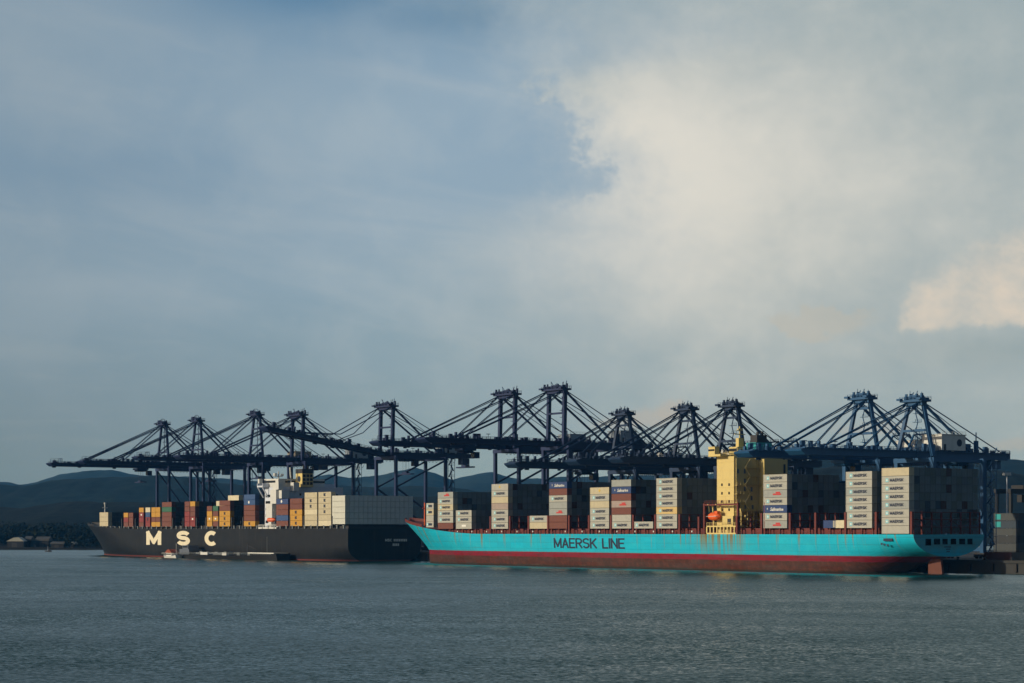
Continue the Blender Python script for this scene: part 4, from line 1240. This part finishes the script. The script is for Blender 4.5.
        b = MB(); b.beam((.8, y * (mw if kind == 'H' else 3.0), za - 1.3), (g, y * 3.1, hb + gh), .75, .75); b.build('back_strut', M, e)
        b = MB(); b.tube((.8, y * (mw if kind == 'H' else 3.0), za - 1.0), (back - 3, y * 3.1, hb + gh + .2), .2, 6)
        b.tube((.8, y * (mw if kind == 'H' else 3.0), za - 1.6), (back - 12, y * 3.1, hb + gh + .2), .14, 6); b.build('backstay', M, e)
    # machinery house and trolley
    zt = hb + gh + .3
    hx = {'A': hx_ or (22.0, 28.5), 'H': (32, 41), 'L': (22, 32)}[kind]
    hz = {'A': 4.6, 'H': 5.0, 'L': 4.2}[kind] + (.8 if hx_ else 0)
    hs = MB().box((hx[0], -4.6, zt), (hx[1], 4.6, zt + hz)); mh = hs.build('machinery_house', house_m, e)
    b = MB(); b.box((hx[0] - .3, -4.9, zt + hz), (hx[1] + .3, 4.9, zt + hz + .25)); b.rail([(hx[0], -4.7, zt + hz + .25), (hx[1], -4.7, zt + hz + .25)], 1, 1.6, .05); b.build('roof', house_m, mh)
    MB().tube((hx[0] + (hx[1] - hx[0]) * .74, -4.66, zt + hz * .5), (hx[0] + (hx[1] - hx[0]) * .74, -4.5, zt + hz * .5), 1.3, 14).build('emblem', letter_dark, mh)
    MB().box((hx[0] + 1, -4.68, zt), (hx[0] + 2.1, -4.5, zt + 2.1)).build('door', soot, mh)
    MB().box((hx[1] + 2, -2.5, zt - .2), (hx[1] + 5, 2.5, zt + 2.6)).build('equipment_box', M, e); MB().box((hx[0] - 4, -3.5, zt - .2), (hx[0] - 2, -1, zt + 2.0)).build('equipment_box', M, e)
    if kind == 'A' and not hx_:
        for y in (-5.2, 5.2):
            b = MB(); P_ = [(hx[0] - 5, y, zt), (hx[0] - 1, y, zt + 6.6), (hx[1] + 1, y, zt + 7.4), (hx[1] + 6.5, y, zt)]
            for a_, c_ in zip(P_[:-1], P_[1:]): b.beam(a_, c_, .55)
            b.beam(P_[1], (hx[0] + 3, y, zt + 4.8), .3); b.beam((hx[0] + 3, y, zt + 4.8), P_[2], .3); b.rail([P_[1], P_[2]], 1.0, 1.4, .08); b.build('service_gantry', M, e)
    tx = -4.0
    b = MB(); b.box((tx, -3.4, hb - 1.4), (tx + 7, 3.4, hb - .5)); b.box((tx + 1, -2.4, hb - 2.2), (tx + 6, 2.4, hb - 1.4)); b.rail([(tx, -3.4, hb - 1.4), (tx + 7, -3.4, hb - 1.4)], 1.0, 1.3, .06)
    for q in (1.2, 3.2, 5.2): b.tube((tx + q, -2.6, hb - 1.9), (tx + q, 2.6, hb - 1.9), .55, 8)
    tr = b.build('trolley', M, e)
    cb = MB().box((tx + 7.4, -1.4, hb - 4.6), (tx + 10.2, 1.4, hb - 1.8)).beam((tx + 8, 0, hb - 1.8), (tx + 6, 0, hb - 1.0), .4).build('operator_cab', M, tr)
    MB().box((tx + 7.35, -1.2, hb - 4.2), (tx + 7.45, 1.2, hb - 2.4)).build('window', glass, tr)
    b = MB(); b.box((tx + 2.4, -6.0, hb - 9.0), (tx + 4.6, 6.0, hb - 8.4)); b.box((tx + 2.6, -2, hb - 8.4), (tx + 4.4, 2, hb - 7.7))
    for yy in (-1.6, 1.6):
        for xx in (2.8, 4.2): b.tube((tx + xx, yy, hb - 7.8), (tx + xx, yy, hb - 2.1), .06, 4)
    b.build('spreader', M, tr)
    b = MB(); x = 2.0
    while x < back - 6:
        pts = [(x + 2.1 * q / 8, 4.5, hb - .4 - 2.0 * math.sin(math.pi * q / 8)) for q in range(9)]; b.path(pts, .1, 4); x += 2.1
    b.build('festoon_cable', ropegrey, e)
    # stair tower on the landside leg
    b = MB(); x0, y0 = g + 1.1, -s / 2 - 3.2; k = 0; z = 2.0
    for xx in (x0, x0 + 2.2):
        for yy in (y0, y0 + 2.6): b.beam((xx, yy, .2), (xx, yy, hb - 1), .18)
    while z < hb - 3.5:
        b.box((x0, y0, z), (x0 + 2.2, y0 + 2.6, z + .12)); b.beam((x0 + .4 + (k % 2) * 1.2, y0 + .2, z), (x0 + .4 + (k % 2) * 1.2, y0 + 2.4, z + 2.9), .7, .15) if k % 2 else b.beam((x0 + .4, y0 + 2.4, z), (x0 + .4, y0 + .2, z + 2.9), .7, .15)
        b.rail([(x0, y0, z + .12), (x0 + 2.2, y0, z + .12)], 1.0, 1.1, .05); z += 2.9; k += 1
    b.build('stair_tower', M, e)
    b = MB(); b.box((back, -3.8, hb + .2), (back + 1.2, 3.8, hb + gh)); b.rail([(back + 1.2, -3.8, hb + gh - .4), (back + 1.2, 3.8, hb + gh - .4)], 1.1, 1.4, .06)
    MB().box((back - 6, -2.2, hb - 3.4), (back - 2, 2.2, hb - .3)).build('equipment_box', M, e); b.beam((back - 4, 0, hb), (back + 2.5, 3.6, hb + 4.6), .25); MB().beam((g + 2, -3.6, hb + gh), (g + 2, -3.6, hb + gh + 7), .3).box((g + 1.4, -4.2, hb + gh), (g + 2.6, -3, hb + gh + 4)).build('exhaust_stack', M, e)
    b.build('rear_platform', M, e)
    return e


def put_crane(o, px, label, trolley):
    o.location = W(38.0, T(px, 38.0), 4.4)
    for ch in o.children:
        if ch.name.startswith('trolley'): ch.location.x = trolley
    tag(o, label, 'quay crane', 'ship-to-shore cranes along the quay')


grp = []
cL = make_crane('L', navy, 0, paint('tan_house', (0.30, 0.27, 0.22), .6))
put_crane(cL, 163, 'tall dark gantry crane over the black bow whose boom reaches farthest into open sky', -14)
c = copy_tree(cL); put_crane(c, 197, 'dark gantry crane standing second from the black bow, apex over letter S', 8)
c = copy_tree(cL); put_crane(c, 256, 'dark narrow apex gantry crane third from the black bow, above blue topped stack', 2)
hgrey = paint('bluish_grey_paint', (0.24, 0.29, 0.35), 0.6)
cH = make_crane('H', navy, 0, hgrey)
put_crane(cH, 297, 'upright twin mast gantry crane directly behind the black ship funnel', 6)
c = make_crane('H', navy, 9.5, hgrey); put_crane(c, 386, 'twin mast gantry crane with its boom slightly raised, near the black stern', 12)
c = copy_tree(cH); put_crane(c, 507, 'twin mast gantry crane over the fourth stack of the turquoise ship', -22)
c = copy_tree(cH); put_crane(c, 556, 'tallest looking twin mast gantry crane, over the hull lettering of the turquoise ship', 10)
cA = make_crane('A', teal_navy)
put_crane(cA, 623, 'lower narrow apex gantry crane just right of the tallest twin mast crane', -20)
c = copy_tree(cA); put_crane(c, 686, 'lower narrow apex gantry crane left of the yellow deckhouse tower', 4)
c = copy_tree(cA); put_crane(c, 731, 'lower narrow apex gantry crane rising straight above the yellow deckhouse tower', 14)
cB = make_crane('A', blue, 0, white, None, 57.8)
put_crane(cB, 862, 'blue gantry crane above the second stack from the turquoise stern', -8)
c = make_crane('A', blue, 0, white, (8.5, 20.5), 55.6); put_crane(c, 915, 'rightmost blue gantry crane with white machinery house, standing at the turquoise stern', 22)

# ------------------------------------------------------------------ small craft
def hullform(L, B, h, sheer, n=16, m=5):
    mb = MB()
    for i in range(n + 1):
        s = -1 + 2 * i / n; wd = B / 2 * (1 - max(0, s) ** 2.4) ** .8 * (1 - .18 * max(0, -s) ** 3); zt = h + sheer * abs(s) ** 2.5
        for j in range(m + 1):
            f = j / m; zz = -.4 + (zt + .4) * f
            for sg in (-1, 1): mb.v.append((sg * wd * (.72 + .28 * f), s * L / 2 + (f - .5) * .9 * max(0, s) ** 2, zz))
    k = 2 * (m + 1)
    for i in range(n):
        for j in range(m):
            for sg in (0, 1):
                a = i * k + 2 * j + sg; mb.f.append((a, a + 2, a + k + 2, a + k)); mb.mi.append(0)
        a = i * k + 2 * m; mb.f.append((a, a + 1, a + k + 1, a + k)); mb.mi.append(1)
    for j in range(m):
        a = 2 * j; mb.f.append((a, a + 1, a + 3, a + 2)); mb.mi.append(0)
    return mb


t0, t1 = T(283, -11), T(180, -11)
bg = empty('bunker_barge', W(-11, (t0 + t1) / 2, 0), ROT); L = t1 - t0
hullform(L, 10, 1.9, 1.5, 24).build('hull', [black, soot], bg)
b = MB(); b.rail([(-4.6, -L * .47, 2.4), (-4.6, L * .45, 2.0)], 1.1, 2.2, .07); b.rail([(4.6, -L * .47, 2.4), (4.6, L * .45, 2.0)], 1.1, 2.2, .07); b.build('railing', midgrey, bg)
b = MB(); b.box((-4.9, -L * .495, 3.2), (-4.5, -L * .26, 3.7)); b.build('bulwark', white, bg)
b = MB(); b.box((-2, L * .02, 2.0), (2, L * .3, 3.2))
for i in range(9): b.box((-3 + R.uniform(0, 4), -L * .2 + i * 7, 2.0), (-1 + R.uniform(0, 3), -L * .2 + i * 7 + R.uniform(1, 4), 2.5 + R.uniform(0, 1.4)))
b.build('deck_gear', midgrey, bg)
b = MB(); b.box((-3.6, L * .34, 2.0), (3.6, L * .44, 4.8)); b.box((-3.0, L * .36, 4.804), (3.0, L * .42, 6.8)); wh = b.build('wheelhouse', paint('pale_blue_grey', (.10, .12, .16), .6), bg)
MB().box((-3.05, L * .365, 5.6), (3.05, L * .415, 6.4)).build('window_band', glass, wh)
MB().box((-4.6, -L * .05, 2.0), (-3.2, -L * .01, 3.4)).build('white_locker', white, bg)
MB().box((-4.9, L * .13, 2.1), (-4.2, L * .2, 3.4)).build('fender', white, bg)
MB().tube((0, -L * .18, 2), (0, -L * .18, 8), .16, 6).beam((0, -L * .18, 7), (0, -L * .26, 5), .15).build('derrick', soot, bg)
MB().tube((1, -L * .34, 3), (1, -L * .34, 11.5), .1, 6).build('mast', midgrey, bg)
tag(bg, 'long low dark bunker barge alongside the black hull below letters S and C', 'barge')

pb = empty('pilot_boat', W(-15.5, T(171.5, -15.5), 0), ROT)
LP = T(164.5, -15.5) - T(179, -15.5)
hullform(LP, 5.0, 1.0, .7, 14).build('hull', [white, grey], pb)
cb = MB().box((-1.8, -LP * .2, .95), (1.8, LP * .18, 2.7)).build('cabin', white, pb)
MB().box((-1.84, -LP * .17, 1.7), (1.84, LP * .19, 2.3)).build('window_band', glass, cb)
MB().prism([(-LP * .24, 2.7), (LP * .22, 2.7), (LP * .12, 3.9), (-.3, 4.7), (-LP * .18, 3.6)], 0, -2.1, 2.1).build('canopy', paint('dull_orange', (.26, .055, .025), .7), pb)
MB().tube((0, -LP * .32, 1.5), (0, -LP * .32, 7.8), .1, 6).build('mast', white, pb)
b = MB(); b.rail([(-2.3, -LP * .45, 1.7), (-2.3, LP * .4, 1.9)], .9, 1.6, .05); b.build('railing', white, pb)
tag(pb, 'small white boat with orange canopy beside the black hull', 'boat')

Zs = 1390
sb_ = empty('fishing_skiff', ((48 - 512) / 2000 * Zs, Zs, 0), math.radians(80))
hullform(4.6, 1.8, .8, .4, 10).build('hull', [soot, soot], sb_)
MB().tube((0, .2, .6), (0, .2, 4.0), .09, 6).build('mast', grey, sb_)
MB().box((-.5, -1.2, .8), (.5, -.2, 1.6)).build('cabin', soot, sb_)
tag(sb_, 'tiny dark skiff with a short mast off the far left shore', 'boat')

# ------------------------------------------------------------------ terminal yard at the right
r = random.Random(5)
pl = W(0, 0)
for col, (w, px) in enumerate(((78, 1020), (81, 1020), (112, 1052), (115, 1052))):
    for k in range(6 if col < 2 else 5):
        t = T(px, w); c = ['charcoal', 'dark grey', 'charcoal', 'dark grey', 'slate blue', 'dark grey'][k] if col < 2 else r.choice(['orange', 'brown', 'dark grey'])  # front stacks coloured dark to stand in for the shadow over the quay
        o = proto[40].copy(); C.objects.link(o); o.location = W(w, t, 4.4 + k * CH); o.rotation_euler = (0, 0, ROT)
        o.material_slots[0].link = 'OBJECT'; o.material_slots[0].material = CM['orange' if (col == 2 and k == 4) else c]
        m_ = 'teal' if (col == 0 and k in (4, 5)) else None
        cc = 'orange' if (col == 2 and k == 4) else c
        where = ('front yard stack right of the turquoise stern', 'second yard stack behind the stack with teal marks', 'yard stack at the right edge', 'rear yard stack at the right edge')[col]
        tag(o, f'{cc} container{" with teal square" if m_ else ""}, {ORD[k]} tier, {where}', 'shipping container', 'containers in the terminal yard')
        if m_:
            q = bpy.data.objects.new('emblem', MARKS['teal', 40][1]); C.objects.link(q); q.parent = o
for q, (w, px, c) in enumerate(((46, 1012, 'brown'), (46, 1040, 'dark grey'))):
    o = proto[40].copy(); C.objects.link(o); o.location = W(w, T(px, w), 4.4); o.rotation_euler = (0, 0, ROT); o.material_slots[0].link = 'OBJECT'; o.material_slots[0].material = CM[c]
    tag(o, f'{c} container standing alone on the quay edge at right', 'shipping container', 'containers in the terminal yard')

# a rubber-tyred yard gantry and a light mast
yg = empty('yard_gantry', W(150, T(1004, 150), 4.4), ROT)
for x in (0, 23):
    for y in (-3.6, 3.6): MB().beam((x, y, 1.4), (x, y, 25), 1.1, 1.1).build('leg', black, yg)
    MB().box((x - .6, -5, .9), (x + .6, 5, 2.0)).build('sill_beam', black, yg)
    for y in (-4.2, -2.6, 2.6, 4.2): MB().tube((x - .4, y, .8), (x + .4, y, .8), .8, 12).build('tyre', black, yg)
MB().box((-1, -4.4, 25.0), (24, -3.0, 26.8)).box((-1, 3.0, 25.0), (24, 4.4, 26.8)).build('girder', black, yg)
MB().box((8, -3.2, 26.8), (13, 3.2, 28.4)).box((9, -1.5, 21.5), (11, 1.0, 24.5)).build('trolley', black, yg)
tag(yg, 'dark yard gantry crane behind the container stack at the right edge', 'gantry crane')
lm = empty('light_mast', W(100, T(1007, 100), 4.4), ROT)
MB().tube((0, 0, 0), (0, 0, 31.2), .32, 10, 0, .16).build('pole', grey, lm)
MB().box((-1.8, -.3, 31.0), (1.8, .3, 31.4)).box((-1.8, -.5, 30.4), (-1.0, .5, 31.0)).box((1.0, -.5, 30.4), (1.8, .5, 31.0)).box((-.4, -.5, 30.4), (.4, .5, 31.0)).build('lamp_head', white, lm)
tag(lm, 'tall slim light mast in the yard right of the rightmost crane', 'light mast')
for px, w, lab in ((958, 40, 'dark mooring bollard nearest the turquoise stern'), (985, 38, 'dark mooring bollard on the quay right of the turquoise rudder'), (1012, 38, 'dark mooring bollard on the quay at the right edge')):
    e = empty('mooring_bollard', W(37.2, T(px, 37.2), 4.4), ROT)
    MB().tube((0, 0, 0), (0, 0, .7), .35, 10).tube((0, 0, .7), (0, 0, 1.0), .55, 10).build('post', black, e)
    MB().tube((0, 0, -.05), (0, 0, .08), .7, 10).build('base_plate', black, e)
    tag(e, lab, 'bollard', 'bollards on the quay')

# ------------------------------------------------------------------ air
def haze():
    m = bpy.data.materials.new('haze_air'); m.use_nodes = True; t = NT(m.node_tree)
    out = t.n('ShaderNodeOutputMaterial'); v = t.n('ShaderNodeVolumePrincipled')
    v.inputs['Color'].default_value = (0.07, 0.36, 0.85, 1); v.inputs['Absorption Color'].default_value = (1, 1, 1, 1); v.inputs['Density'].default_value = 0.00006; v.inputs['Anisotropy'].default_value = 0.0
    t.t.links.new(v.outputs[0], out.inputs['Volume'])
    o = MB().box((-4000, -200, -1.5), (4800, 7300, 245)).build('haze', m); tag(o, kind='stuff')
    o['label'] = 'thin blue air over the harbour and hills'


haze()
